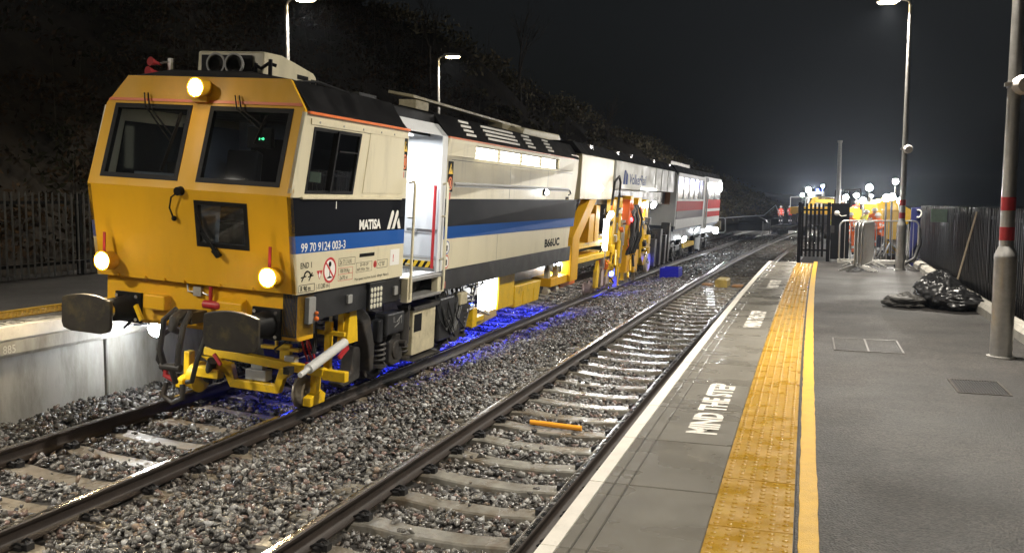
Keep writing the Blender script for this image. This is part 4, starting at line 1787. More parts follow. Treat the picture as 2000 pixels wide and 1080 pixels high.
mb.tube([(-0.08, -2.32, 0.44), (-0.1, -2.34, 0.3), (0.02, -2.34, 0.24), (0.14, -2.34, 0.3), (0.12, -2.32, 0.44)], 0.03, 8)
mb.build("screw_coupling", M_bogie, dh, smooth=True)
mb = MB()
mb.tube([(0.28, -1.97, 1.02), (0.30, -2.2, 0.95), (0.29, -2.32, 0.7), (0.22, -2.3, 0.48), (0.12, -2.25, 0.45)], 0.026, 8)
mb.tube([(-0.22, -1.97, 1.0), (-0.24, -2.2, 0.9), (-0.24, -2.26, 0.65), (-0.18, -2.2, 0.5)], 0.026, 8)
mb.build("brake_hose", M_hose, car, smooth=True)
mb = MB()
mb.tube([(-0.12, -2.27, 0.62), (-0.12, -2.29, 0.5), (0.0, -2.28, 0.46)], 0.03, 8)
mb.cyl((0.2, -2.0, 1.22), (0.2, -2.0, 1.44), 0.02)
mb.cyl((0.14, -2.02, 1.25), (0.32, -2.02, 1.25), 0.045)
mb.sphere((0.32, -2.02, 1.25), 0.05)
mb.build("red_valve", M_red, car, smooth=True)
mb = MB()
mb.box(-0.62, -0.34, -2.06, -1.95, 1.13, 1.29)
mb.prism([(-2.05, 1.3), (-1.95, 1.34), (-1.95, 1.13), (-2.05, 1.13)], 0, 0.3, 0.62)
mb.build("coupler_block", M_yel, car, bevel=0.015)
mb = MB()
mb.bar((-0.66, -2.12, 1.17), (-0.56, -2.14, 1.02), 0.03, 0.05)
mb.build("yellow_handle", M_yel2, car)
mb = MB()
mb.box(-0.03, 0.07, -1.99, -1.95, 1.32, 1.42)
mb.tube([(0.08, -1.97, 1.36), (0.16, -1.98, 1.34), (0.2, -1.97, 1.42)], 0.01, 6)
mb.tube([(-0.04, -1.97, 1.36), (-0.1, -1.98, 1.36), (-0.12, -1.97, 1.44)], 0.01, 6)
mb.build("junction_box", M_galv, car)
mb = MB()
mb.tube([(-0.85, -1.9, 1.0), (-1.0, -1.9, 0.86), (-1.15, -1.6, 0.84), (-1.08, -1.28, 0.80)], 0.014, 6)
mb.box(-1.16, -1.0, -1.30, -1.24, 0.70, 0.82)
wl_ = mb.build("track_lamp", M_black, car)
mb = MB()
mb.lathe((-1.06, -1.30, 0.76), (0.25, -1, 0.1), [(0, 0.1), (0.03, 0.09), (0.05, 0.04)], 16)
mb.build("lens", E_white, wl_)
L1 = lamp("track_lamp_light", 'POINT', (-1.10, -1.40, 0.77), 34, (0.92, 0.96, 1.0), 0.05, None, car)

# --- underframe skirt
mb = MB()
mb.box(-1.19, 1.215, -1.58, 0.5, 1.13, 1.44)
mb.box(-1.19, 1.215, 1.65, 9.1, 1.11, 1.425)
mb.box(-1.1, 1.0, 0.5, 1.65, 1.2, 1.42)
mb.build("underframe_skirt", M_skirt, car, bevel=0.01)
mb = MB()
mb.box(1.05, 1.215, -1.95, -1.58, 0.99, 1.44)
mb.build("corner_skirt", M_skirt, car)
mb = MB()
mb.box(1.216, 1.27, -1.8, -1.66, 1.12, 1.40)
mb.box(1.216, 1.25, -0.92, -0.82, 1.24, 1.34)
mb.box(1.216, 1.25, 0.28, 0.38, 1.22, 1.33)
sb = mb.build("socket_box", M_grey, car, bevel=0.006)
mb = MB()
mb.sphere((1.29, -1.68, 1.17), 0.028)
mb.sphere((1.29, -1.68, 1.23), 0.022)
mb.build("connector", M_orange, sb)
mb = MB()
mb.box(1.216, 1.26, -0.42, -0.08, 1.10, 1.42)
mb.box(1.216, 1.28, -0.45, -0.05, 1.42, 1.435)
ll = mb.build("side_work_lamp", M_skirt, car, bevel=0.006)
mb = MB()
for i in range(4):
    for j in range(4):
        mb.lathe((1.261, -0.37 + 0.08 * i, 1.15 + 0.066 * j), (1, 0, 0), [(0, 0.03), (0.006, 0.028), (0.008, 0.012)], 10)
mb.build("led_cell", mat("led_cell", (0.75, 0.73, 0.6), 0.2, spec=0.8), ll)
mb = MB()
mb.box(1.216, 1.222, 1.92, 2.02, 1.15, 1.25)
mb.build("red_plate", mat("faded_red", (0.42, 0.16, 0.12), 0.5), car)

# --- bogie
def bogie(fc, parent):
    b = empty("bogie")
    b.parent = parent
    b.location = (0, fc, 0)
    A = 1.05
    for a in (-A, A):
        for sx in (-1, 1):
            mb = MB()
            x = sx * 0.72
            mb.lathe((x - sx * 0.02, a, 0.44), (sx, 0, 0), [(-0.06, 0.47), (-0.03, 0.47), (-0.028, 0.445), (0.08, 0.435), (0.085, 0.38), (0.05, 0.35), (0.045, 0.14), (0.09, 0.12), (0.1, 0.0)], 32)
            mb.build("wheel", M_bogie, b, smooth=True)
        mb = MB()
        mb.cyl((-0.8, a, 0.44), (0.8, a, 0.44), 0.08)
        mb.build("axle", M_bogie, b)
    for sx in (-1, 1):
        mb = MB()
        x = sx * 0.98
        pr = [(-1.75, 0.74), (-1.6, 0.82), (-0.9, 0.86), (-0.55, 0.70), (0.55, 0.70), (0.9, 0.86), (1.6, 0.82), (1.75, 0.74), (1.75, 0.62), (1.0, 0.66), (0.6, 0.5), (-0.6, 0.5), (-1.0, 0.66), (-1.75, 0.62)]
        mb.prism(pr, 0, x - 0.07, x + 0.07)
        mb.build("bogie_frame", M_bogie, b, bevel=0.015)
        for a in (-A, A):
            mb = MB()
            mb.prism([(a - 0.2, 0.30), (a - 0.2, 0.56), (a - 0.12, 0.64), (a + 0.12, 0.64), (a + 0.2, 0.56), (a + 0.2, 0.30), (a + 0.1, 0.24), (a - 0.1, 0.24)], 0, sx * 1.0 - 0.09, sx * 1.0 + 0.09)
            mb.lathe((sx * 1.06, a, 0.44), (sx, 0, 0), [(0, 0.13), (0.05, 0.125), (0.06, 0.06)], 18)
            ab = mb.build("axle_box", M_bogie, b, bevel=0.012)
            for q in (-0.36, 0.36):
                mb = MB()
                pts = []
                for k in range(66):
                    t = k / 65
                    an = t * 5.5 * 2 * math.pi
                    pts.append((sx * 1.02 + 0.075 * math.cos(an), a + q + 0.075 * math.sin(an), 0.30 + 0.36 * t))
                mb.tube(pts, 0.019, 6)
                mb.build("coil_spring", M_bogie, b, smooth=True)
                mb = MB()
                mb.cyl((sx * 1.02, a + q, 0.26), (sx * 1.02, a + q, 0.30), 0.11)
                mb.cyl((sx * 1.02, a + q, 0.66), (sx * 1.02, a + q, 0.70), 0.11)
                mb.build("bracket", M_bogie, b)
    return b


bg1 = bogie(1.78, car)
# boxes and fittings hung beside the bogie
mb = MB()
mb.prism([(-0.66, 1.1), (-0.3, 1.12), (-0.1, 0.98), (0.05, 0.6), (0.05, 0.3), (-0.05, 0.28), (-0.12, 0.6), (-0.3, 0.92)], 0, 0.95, 1.12)
mb.prism([(-0.28, 0.62), (-0.12, 0.6), (-0.12, 0.2), (-0.55, 0.16), (-0.6, 0.22), (-0.35, 0.32)], 0, 0.85, 1.02)
mb.build("wheel_guard", M_bogie, car, bevel=0.02)
mb = MB()
mb.box(1.02, 1.2, 0.2, 0.72, 0.70, 0.98)
mb.box(1.04, 1.16, 0.08, 0.2, 0.62, 0.92)
eb = mb.build("equipment_box", M_skirt, car, bevel=0.025)
text_obj("1L", 0.11, Matrix(((0, 0, 1, 1.203), (1, 0, 0, 0.36), (0, 1, 0, 0.85), (0, 0, 0, 1))), M_grey, eb, "lettering", sx=0.8)
mb = MB()
for pts in ([(0.42, 0.79), (0.55, 0.83)], [(0.48, 0.85), (0.62, 0.92)]):
    mb.bar((1.203, pts[0][0], pts[0][1]), (1.203, pts[1][0], pts[1][1]), 0.012, 0.004, (1, 0, 0))
mb.bar((1.203, 0.55, 0.83), (1.203, 0.55, 0.88), 0.012, 0.004, (1, 0, 0))
mb.bar((1.203, 0.62, 0.92), (1.203, 0.62, 0.82), 0.012, 0.004, (1, 0, 0))
mb.build("mark", M_grey, eb)
mb = MB()
mb.cyl((1.1, 0.92, 0.5), (1.1, 0.92, 0.95), 0.075, n=16)
mb.cyl((1.1, 0.92, 0.95), (1.1, 0.92, 1.02), 0.045, n=12)
mb.cyl((1.1, 0.86, 1.0), (1.2, 0.86, 1.0), 0.04, n=12)
mb.cyl((1.1, 0.8, 0.52), (1.2, 0.8, 0.52), 0.045, n=12)
mb.build("damper", M_bogie, car, smooth=True)
mb = MB()
mb.prism([(1.08, 0.30), (1.85, 0.30), (1.85, 0.92), (1.08, 0.92)], 0, 0.98, 1.16)
bx = mb.build("cream_box", M_beige, car, bevel=0.01)
mb = MB()
mb.prism([(1.04, 0.26), (1.88, 0.26), (1.92, 0.24), (1.0, 0.24)], 0, 0.95, 1.24)
mb.prism([(1.04, 0.93), (1.88, 0.93), (1.92, 0.98), (1.0, 0.98)], 0, 0.95, 1.2)
mb.build("tray", M_bogie, bx)
mb = MB()
mb.box(1.161, 1.166, 1.12, 1.36, 0.62, 0.86)
mb.build("dark_plate", M_black, bx)
mb = MB()
mb.box(0.95, 1.18, 1.95, 2.55, 0.36, 1.0)
mb.box(1.0, 1.15, 2.6, 2.95, 0.5, 0.95)
mb.box(0.9, 1.1, 3.0, 3.3, 0.4, 0.9)
mb.build("brake_unit", M_skirt, car, bevel=0.03)
mb = MB()
mb.box(1.05, 1.2, 2.72, 3.0, 0.82, 1.0)
mb.build("relay_box", M_beige, car, bevel=0.01)
mb = MB()
rr = random.Random(4)
for k in range(9):
    y0 = rr.uniform(1.8, 2.6)
    y1 = y0 + rr.uniform(0.3, 0.9)
    mb.tube([(1.12, y0, 1.1), (1.2, y0 + 0.05, 0.9 - rr.uniform(0, .3)), (1.2, (y0 + y1) / 2, 0.6 - rr.uniform(0, 0.2)), (1.15, y1, 0.9), (1.1, y1 + 0.02, 1.12)], rr.uniform(0.009, 0.018), 6)
mb.build("hose", M_hose, car, smooth=True)
# under engine: pipes, white light panel, yellow box, tray, boards
mb = MB()
for k in range(14):
    y = rr.uniform(3.1, 4.3)
    z = rr.uniform(0.5, 1.1)
    mb.tube([(rr.uniform(0.7, 1.1), y, z), (rr.uniform(0.8, 1.15), y + rr.uniform(0.05, 0.3), z - rr.uniform(-0.2, 0.2)), (rr.uniform(0.8, 1.1), y + rr.uniform(0.3, 0.7), z + rr.uniform(-0.2, 0.2))], rr.uniform(0.008, 0.022), 6)
mb.build("pipework", M_galv, car, smooth=True)
mb = MB()
mb.box(0.78, 1.0, 5.05, 5.95, 0.45, 1.08)
yb = mb.build("yellow_tank", M_yel2, car, bevel=0.015)
mb = MB()
mb.prism([(6.05, 0.38), (7.6, 0.38), (7.72, 0.78), (6.0, 0.80)], 0, 0.55, 1.0)
mb.build("yellow_tray", M_yel2, car, bevel=0.015)
mb = MB()
for y in (6.5, 7.2):
    mb.prism([(y, 0.40), (y + 0.06, 0.40), (y + 0.02, 0.66)], 0, 1.0, 1.012)
mb.build("tray_rib", M_yel2, car)
mb = MB()
mb.box(0.80, 1.0, 4.55, 4.95, 0.5, 1.06)
mb.build("light_panel", emit("white_panel_glow", (1.0, 1.0, 0.98), 9), car)
lamp("light_panel_light", 'AREA', (1.02, 4.75, 0.78), 12, (1, 1, 0.97), 0.4, (0, R_(90), 0), car, size_y=0.5)
lamp("under_light", 'POINT', (0.9, 9.3, 0.95), 40, (1.0, 0.98, 0.95), 0.06, None, car)
mb = MB()
mb.box(0.84, 0.96, 9.2, 9.4, 0.98, 1.02)
mb.build("under_lamp", E_white, car)
mb = MB()
mb.cbox((0.98, 4.35, 0.42), (0.04, 1.3, 0.18), (R_(3), R_(-12), 0))
mb.build("timber_board", mat("worn_board", (0.30, 0.2, 0.07), 0.6, var=0.3, vscale=10), car)
mb = MB()
mb.box(0.9, 1.1, 3.55, 3.75, 0.35, 0.66)
mb.box(0.95, 1.1, 3.72, 4.1, 0.42, 0.50)
mb.build("yellow_bracket", M_yel2, car, bevel=0.01)
mb = MB()
for y in (8.15, 8.8):
    mb.box(0.95, 1.05, y - 0.07, y + 0.07, 0.45, 0.98)
    mb.cyl((1.0, y, 0.98), (1.0, y, 1.22), 0.025)
    mb.cyl((1.0, y - 0.1, 0.5), (1.0, y + 0.1, 0.5), 0.07)
mb.build("lifting_clamp", M_beige, car)
mb = MB()
mb.box(-0.9, 0.7, 3.2, 9.0, 0.72, 1.1)
mb.box(-0.9, 0.5, 5.0, 8.0, 0.55, 0.72)
mb.build("underfloor_tank", M_skirt, car, bevel=0.03)
# lamp on the side
mb = MB()
mb.box(E1, E1 + 0.05, 6.6, 6.72, 2.52, 2.64)
sl = mb.build("side_lamp", M_black, car)
mb = MB()
mb.lathe((E1 + 0.05, 6.66, 2.58), (1, -0.4, -0.2), [(0, 0.055), (0.03, 0.04), (0.035, 0.015)], 14)
mb.build("lens", E_white, sl)
lamp("side_lamp_light", 'POINT', (E1 + 0.13, 6.62, 2.54), 1.3, (0.95, 0.97, 1.0), 0.04, None, car)
# blue lamps below the machine
for k, (x, y, z, p_) in enumerate(((0.15, 1.9, 0.45, 90), (0.1, -0.3, 0.42, 14), (0.3, 3.6, 0.5, 300), (0.35, 5.4, 0.44, 280), (0.35, 7.4, 0.44, 260), (0.35, 9.4, 0.6, 300))):
    mb = MB()
    mb.lathe((x, y, z + 0.03), (0, 0, -1), [(0, 0.05), (0.02, 0.05), (0.03, 0.035)], 12)
    mb.build("blue_lamp", E_blue, car)
    lamp("blue_lamp_light", 'SPOT', (x, y, z - 0.03), p_, (0.03, 0.045, 1.0), 0.05, (0, 0, 0), car, spot=150, blend=0.5)

# --- lettering and marks on the side
def side_m(f, z, out=0.0015):
    return Matrix(((0, 0, 1, E1 + out), (1, 0, 0, f), (0, 1, 0, z), (0, 0, 0, 1)))


def stext(body, f, z, size, m, sx=1.0, w=0.0, name="lettering"):
    return text_obj(body, size, side_m(f, z), m, cs, name, sx=sx, weight=w)


def sbox(f0, f1, z0, z1, m, t=0.005, name="mark"):
    mb = MB()
    mb.box(E1, E1 + 0.0015, f0, f1, z0, z0 + t)
    mb.box(E1, E1 + 0.0015, f0, f1, z1 - t, z1)
    mb.box(E1, E1 + 0.0015, f0, f0 + t, z0 + t, z1 - t)
    mb.box(E1, E1 + 0.0015, f1 - t, f1, z0 + t, z1 - t)
    return mb.build(name, m, cs)


stext("99 70 9124 003-3", -1.97, 1.885, 0.128, M_txtw, 1.02, 0.0015)
stext("MATISA", -0.74, 2.085, 0.148, M_txtw, 1.06, 0.007)
stext("1", -1.31, 2.325, 0.11, M_txtw, 1.0, 0.003)
stext("END 1", -1.97, 1.715, 0.085, M_txtk, 1.0, 0.001)
stext("R 90 m", -1.955, 1.475, 0.078, M_txtk, 0.88, 0.002)
sbox(-1.985, -1.675, 1.462, 1.545, M_txtk, 0.006)
stext("(-33.280 m-)", -1.65, 1.475, 0.075, M_txtk, 0.78, 0.0)
stext("2x 71.3 kN", -1.16, 1.705, 0.075, M_txtk, 0.80, 0.0)
sbox(-1.18, -0.80, 1.69, 1.775, M_txtk, 0.004)
stext("100 Pt/Kg", -1.15, 1.61, 0.062, M_txtk, 0.9, 0.0)
stext("2x70 st", -1.15, 1.535, 0.062, M_txtk, 1.0, 0.0)
sbox(-1.18, -0.85, 1.52, 1.665, M_txtr, 0.004)
mb = MB()
mb.box(E1, E1 + 0.0015, -1.18, -0.85, 1.592, 1.597)
mb.build("mark", M_txtr, cs)
stext("25-KB-GP", -0.68, 1.655, 0.05, M_txtk, 1.0)
stext("WP 592m  Ms/t", -0.75, 1.60, 0.05, M_txtk, 0.95)
sbox(-0.77, -0.38, 1.585, 1.70, M_txtk, 0.003)
stext("<2\u00b030'", -0.22, 1.625, 0.075, M_txtk, 0.9)
sbox(-0.25, 0.03, 1.60, 1.70, M_txtk, 0.004)
stext("Max speed machine hauled  60mph  96km/h", -0.80, 1.495, 0.047, M_txtk, 1.05)
mb = MB()
mb.box(E1, E1 + 0.004, -0.70, -0.33, 1.76, 1.80)
mb.build("slot", M_txtk, cs)
# round prohibition sign with a hump symbol
mb = MB()
mb.lathe((E1, -1.37, 1.66), (1, 0, 0), [(0, 0.142), (0.0012, 0.142)], 32)
pd = mb.build("round_sign", M_txtw, cs)
mb = frame_ring([(E1 + 0.0012, -1.37 + 0.14 * math.cos(a * math.pi / 16), 1.66 + 0.14 * math.sin(a * math.pi / 16)) for a in range(32)], [(E1 + 0.0012, -1.37 + 0.115 * math.cos(a * math.pi / 16), 1.66 + 0.115 * math.sin(a * math.pi / 16)) for a in range(32)], (1, 0, 0), 0, 0.0018)
mb.bar((E1 + 0.003, -1.45, 1.74), (E1 + 0.003, -1.29, 1.58), 0.02, 0.0016, (1, 0, 0))
mb.build("red_ring", M_txtr, pd)
mb = MB()
mb.lathe((E1 + 0.0012, -1.37, 1.725), (1, 0, 0), [(0, 0.03), (0.0012, 0.03)], 16)
mb.box(E1 + 0.0012, E1 + 0.0022, -1.376, -1.364, 1.58, 1.70)
mb.prism([(-1.44, 1.572), (-1.30, 1.572), (-1.35, 1.592), (-1.39, 1.592)], 0, E1 + 0.0012, E1 + 0.0022)
mb.build("symbol", M_txtk, pd)
# triangle and curved arrows
mb = MB()
mb.prism([(-1.64, 1.67), (-1.52, 1.67), (-1.58, 1.575)], 0, E1, E1 + 0.0012)
tr = mb.build("triangle_mark", M_txtr, cs)
mb = MB()
mb.prism([(-1.58, 1.66), (-1.557, 1.625), (-1.58, 1.585), (-1.603, 1.625)], 0, E1 + 0.0012, E1 + 0.002)
mb.build("diamond", M_txtw, tr)
mb = MB()
arc = [(E1 + 0.002, -1.83 + 0.06 * math.cos(math.pi * k / 8), 1.63 + 0.05 * math.sin(math.pi * k / 8)) for k in range(9)]
mb.tube(arc, 0.008, 5)
for c in (-1.9, -1.76):
    mb.bar((E1 + 0.002, c - 0.05, 1.62), (E1 + 0.002, c + 0.05, 1.63), 0.012, 0.003, (1, 0, 0))
    mb.bar((E1 + 0.002, c - 0.035, 1.58), (E1 + 0.002, c + 0.03, 1.66), 0.012, 0.003, (1, 0, 0))
mb.build("curve_mark", M_txtk, cs)
mb = MB()
mb.lathe((E1, -0.30, 1.655), (1, 0, 0), [(0, 0.042), (0.0012, 0.042)], 20)
mb.build("round_mark", M_txtr, cs)
text_obj("K", 0.06, side_m(-0.32, 1.635, 0.003), M_txtk, cs, "lettering")
mb = MB()
mb.box(E1, E1 + 0.002, 0.10, 0.36, 1.61, 1.81)
pl = mb.build("notice", M_txtw, cs)
text_obj("!", 0.12, side_m(0.17, 1.66, 0.003), M_txtr, pl, "lettering", weight=0.004)
# two slanted rounded strokes of the emblem
mb = MB()
for d in (0.0, 0.13):
    c = [(-0.02 + d, 2.065), (0.055 + d, 2.065), (0.155 + d, 2.245), (0.15 + d, 2.285), (0.115 + d, 2.295), (0.085 + d, 2.27)]
    mb.prism(c, 0, E1, E1 + 0.002)
mb.prism([(0.285, 2.065), (0.36, 2.065), (0.30, 2.20), (0.255, 2.14)], 0, E1, E1 + 0.002)
mb.build("emblem", M_txtw, cs)
t = text_obj("B66UC", 0.21, side_m(6.93, 1.51), M_txtk, es, "lettering", sx=1.75, weight=0.009)


def warn_plate(f0, f1, z0, z1, par):
    mb = MB()
    mb.box(E1, E1 + 0.003, f0, f1, z0, z1)
    p_ = mb.build("warning_plate", M_txtk, par)
    c = (f0 + f1) / 2
    w = (f1 - f0)
    mid = z0 + (z1 - z0) * 0.54
    mb = MB()
    mb.prism([(c - w * 0.42, mid + 0.02), (c + w * 0.42, mid + 0.02), (c, z1 - 0.03)], 0, E1 + 0.003, E1 + 0.0045)
    mb.build("yellow_triangle", M_txty, p_)
    mb = MB()
    zc = z0 + (mid - z0) * 0.5
    k = 24
    mb = frame_ring([(E1 + 0.003, c + w * 0.42 * math.cos(2 * math.pi * a / k), zc + 0.095 * math.sin(2 * math.pi * a / k)) for a in range(k)], [(E1 + 0.003, c + w * 0.3 * math.cos(2 * math.pi * a / k), zc + 0.07 * math.sin(2 * math.pi * a / k)) for a in range(k)], (1, 0, 0), 0, 0.0015)
    mb.box(E1 + 0.003, E1 + 0.0045, c - 0.025, c + 0.025, zc - 0.05, zc + 0.05)
    mb.build("orange_ring", M_orange, p_)
    mb = MB()
    mb.prism([(c - 0.012, mid + 0.05), (c + 0.012, mid + 0.05), (c + 0.02, mid + 0.11), (c - 0.005, mid + 0.13)], 0, E1 + 0.0045, E1 + 0.0052)
    mb.build("symbol", M_txtk, p_)


warn_plate(0.33, 0.46, 2.79, 3.19, cs)
warn_plate(1.83, 2.02, 2.54, 2.97, es)
warn_plate(8.3, 8.55, 2.05, 2.5, es)
mb = MB()
mb.box(E1, E1 + 0.002, 0.345, 0.39, 2.70, 2.775)
mb.box(E1, E1 + 0.002, 1.88, 1.96, 2.43, 2.53)
mb.build("red_label", M_txtr, cs)
mb = MB()
mb.box(E1, E1 + 0.002, 0.41, 0.455, 2.70, 2.775)
mb.build("grey_label", M_grey, cs)
for z, m_ in ((1.745, M_txtb), (1.54, M_txtr)):
    mb = MB()
    mb.lathe((E1, 1.93, z), (1, 0, 0), [(0, 0.098), (0.0015, 0.098)], 24)
    q = mb.build("round_sign", m_, es)
    mb = MB()
    mb.lathe((E1 + 0.0015, 1.93, z), (1, 0, 0), [(0, 0.08), (0.001, 0.08)], 24)
    mb.build("face", M_txtw, q)
    mb = MB()
    mb.cbox((E1 + 0.003, 1.93, z - 0.01), (0.001, 0.045, 0.08))
    mb.build("symbol", M_txtk, q)

# ================================================================== measuring trolley in front of the bogie
TM = FM(10, FAR['off'], FAR['z'], FAR['cant'])
tro = tag(empty("measuring_trolley", TM @ Matrix.Translation((0, -0.95, 0))), "yellow measuring trolley on small flanged wheels under the machine nose", "rail trolley")


def tb(mb, name, m, **k):
    mb.v = [(v[0], v[1] + 0.95, v[2]) for v in mb.v]
    return mb.build(name, m, tro, **k)


for sx in (-1, 1):
    mb = MB()
    x = 0.745 * sx
    mb.lathe((x, -0.95, 0.165), (sx, 0, 0), [(-0.06, 0.19), (-0.035, 0.19), (-0.03, 0.165), (0.05, 0.16), (0.055, 0.12), (0.02, 0.11), (0.015, 0.04), (0.04, 0.03)], 28)
    tb(mb, "wheel", M_wheel if sx > 0 else M_yel2, smooth=True)
    mb = MB()
    xo = x + 0.13 * sx
    mb.prism([(-1.12, 0.04), (-0.8, 0.04), (-0.78, 0.14), (-0.88, 0.20), (-1.12, 0.14)], 0, xo - 0.05, xo + 0.05)
    mb.box(xo - 0.04, xo + 0.04, -0.99, -0.88, 0.14, 0.46)
    tb(mb, "wheel_bracket", M_yel2, bevel=0.008)
mb = MB()
mb.bar((-0.62, -0.95, 0.50), (1.0, -0.95, 0.42), 0.11, 0.10)
mb.box(0.98, 1.28, -0.99, -0.89, 0.34, 0.46)
tb(mb, "cross_beam", M_yel2, bevel=0.01)
mb = MB()
mb.prism([(-0.5, 0.44), (-0.36, 0.44), (-0.30, 0.30), (-0.2, 0.12), (0.46, 0.12), (0.52, 0.30), (0.60, 0.36), (0.60, 0.44), (0.46, 0.42), (0.40, 0.22), (-0.14, 0.22), (-0.2, 0.40)], 1, -1.06, -0.97)
mb.box(-0.66, -0.34, -1.1, -0.98, 0.20, 0.32)
tb(mb, "lower_frame", M_yel2, bevel=0.008)
mb = MB()
mb.box(0.36, 0.50, -0.9, -0.84, 0.44, 0.68)
mb.box(0.10, 0.62, -0.9, -0.82, 0.60, 0.64)
mb.box(0.29, 0.32, -0.9, -0.86, 0.64, 0.86)
mb.box(0.86, 0.94, -0.75, -0.68, 0.40, 0.98)
mb.box(0.70, 1.12, -0.75, -0.70, 0.82, 0.87)
mb.box(0.98, 1.06, -0.66, -0.58, 0.7, 1.1)
mb.prism([(-0.68, 0.72), (-0.40, 0.72), (-0.46, 1.12), (-0.62, 1.12)], 0, 1.02, 1.12)
tb(mb, "upright", M_yel2, bevel=0.006)
mb = MB()
mb.cyl((1.08, -1.45, 0.56), (1.08, -0.66, 0.74), 0.055, n=16)
mb.cyl((1.08, -1.62, 0.525), (1.08, -1.45, 0.56), 0.03, n=12)
mb.cyl((1.0, -1.42, 0.50), (1.0, -0.66, 0.68), 0.03, n=12)
mb.cyl((0.92, -0.72, 0.3), (0.92, -0.72, 1.1), 0.02, n=10)
tb(mb, "hydraulic_cylinder", mat("pale_cylinder_paint", (0.62, 0.62, 0.6), 0.35), smooth=True)
mb = MB()
mb.box(-0.02, 0.26, -1.02, -0.88, 0.23, 0.36)
mb.box(0.04, 0.2, -1.0, -0.9, 0.36, 0.44)
mb.box(0.46, 0.6, -0.96, -0.86, 0.46, 0.56)
tb(mb, "sensor_box", mat("pale_grey_casting", (0.5, 0.5, 0.48), 0.4, metal=0.4), bevel=0.01)
mb = MB()
for x in (0.58, 0.64, 0.69):
    mb.tube([(x, -0.9, 1.05), (x + rr.uniform(-.04, .04), -0.85, 0.85), (x + 0.05, -0.82, 0.65), (x + 0.1, -0.8, 0.5)], 0.012, 6)
tb(mb, "red_cable", M_red)
mb = MB()
for x in (0.62, 0.72, 0.78, 0.5):
    mb.tube([(x, -0.85, 1.1), (x + rr.uniform(-.06, .06), -0.8, 0.85), (x + rr.uniform(-.06, .06), -0.82, 0.6)], 0.015, 6)
mb.tube([(0.45, -1.1, 0.62), (0.55, -1.3, 0.7), (0.65, -1.2, 0.8), (0.7, -1.0, 0.85)], 0.012, 6)
mb.prism([(0.1, 0.66), (0.5, 0.66), (0.62, 0.86), (0.1, 0.9)], 1, -0.7, -0.6)
mb.cyl((-0.55, -1.0, 0.16), (-0.42, -1.1, 0.42), 0.06)
mb.box(0.7, 0.78, -1.35, -1.25, 0.44, 0.52)
tb(mb, "black_fittings", M_hose)
mb = MB()
mb.cbox((-0.35, -1.1, 0.44), (0.04, 0.03, 0.16), (0, R_(-40), 0))
mb.cbox((0.80, -1.0, 0.50), (0.05, 0.03, 0.05))
mb.cbox((1.12, -0.75, 0.64), (0.03, 0.22, 0.05), (R_(25), 0, 0))
tb(mb, "red_handle", M_red)

# ================================================================== middle car above the work unit
MIDM = FM(24, FAR['off'], FAR['z'], FAR['cant'])
mid = tag(empty("work_car", MIDM), "pale middle car with blue lettering above the yellow tamping unit", "rail machine")
M_pale = mat("pale_grey_paint", (0.42, 0.42, 0.39), 0.5, spec=0.08, var=0.05, rvar=0.1)
M_letter = mat("dark_blue_print", (0.008, 0.03, 0.15), 0.6, spec=0.04)
mb = MB()
mb.box(-1.2, 1.2, -4.5, -1.3, 2.45, 3.46)
mb.build("cream_section", M_cream, mid, bevel=0.02)
mb = MB()
mb.box(-1.2, 1.22, -1.28, 8.2, 2.72, 3.46)
ms = mb.build("pale_section", M_pale, mid, bevel=0.02)
mb = MB()
for y in (-1.2, 4.5, 5.6, 6.8, 8.1):
    mb.box(1.221, 1.235, y - 0.03, y + 0.03, 2.74, 3.44)
mb.build("side_rib", M_pale, ms)
mb = MB()
mb.prism([(-1.22, 3.46), (1.24, 3.46), (1.0, 3.72), (-1.0, 3.72)], 1, -4.7, 8.4)
mb.build("roof", M_roof, mid, bevel=0.01)
mb = MB()
for y in (-3.6, -0.8, 0.9, 4.4, 7.4):
    mb.box(1.0, 1.12, y, y + 0.3, 3.62, 3.70)
mb.build("roof_clamp", M_chrome, mid)
mb = MB()
mb.box(-0.9, 0.85, -4.5, 8.6, 2.3, 2.7)
mb.build("spine_beam", M_skirt, mid)
SM = Matrix(((0, 0, 1, 1.2225), (1, 0, 0, 0.55), (0, 1, 0, 2.88), (0, 0, 0, 1)))
text_obj("VolkerRail", 0.40, SM, M_letter, ms, "lettering", sx=1.45, weight=0.006)
mb = MB()
mb.prism([(-0.25, 2.86), (0.02, 2.86), (0.02, 3.24), (-0.12, 3.24)], 0, 1.2205, 1.2235)
mb.prism([(0.08, 2.86), (0.33, 2.86), (0.33, 3.12), (0.08, 3.24)], 0, 1.2205, 1.2235)
mb.build("emblem", M_letter, ms)
mb = MB()
mb.tube([(1.26, -1.6, 2.3), (1.3, -1.55, 2.9), (1.3, -1.1, 3.05), (1.3, -0.9, 2.9), (1.28, -0.95, 2.0)], 0.03, 8)
mb.build("thick_hose", M_hose, mid, smooth=True)
mb = MB()
mb.box(1.21, 1.26, 2.2, 4.6, 2.74, 2.80)
mb.build("light_bar", E_panel, mid)

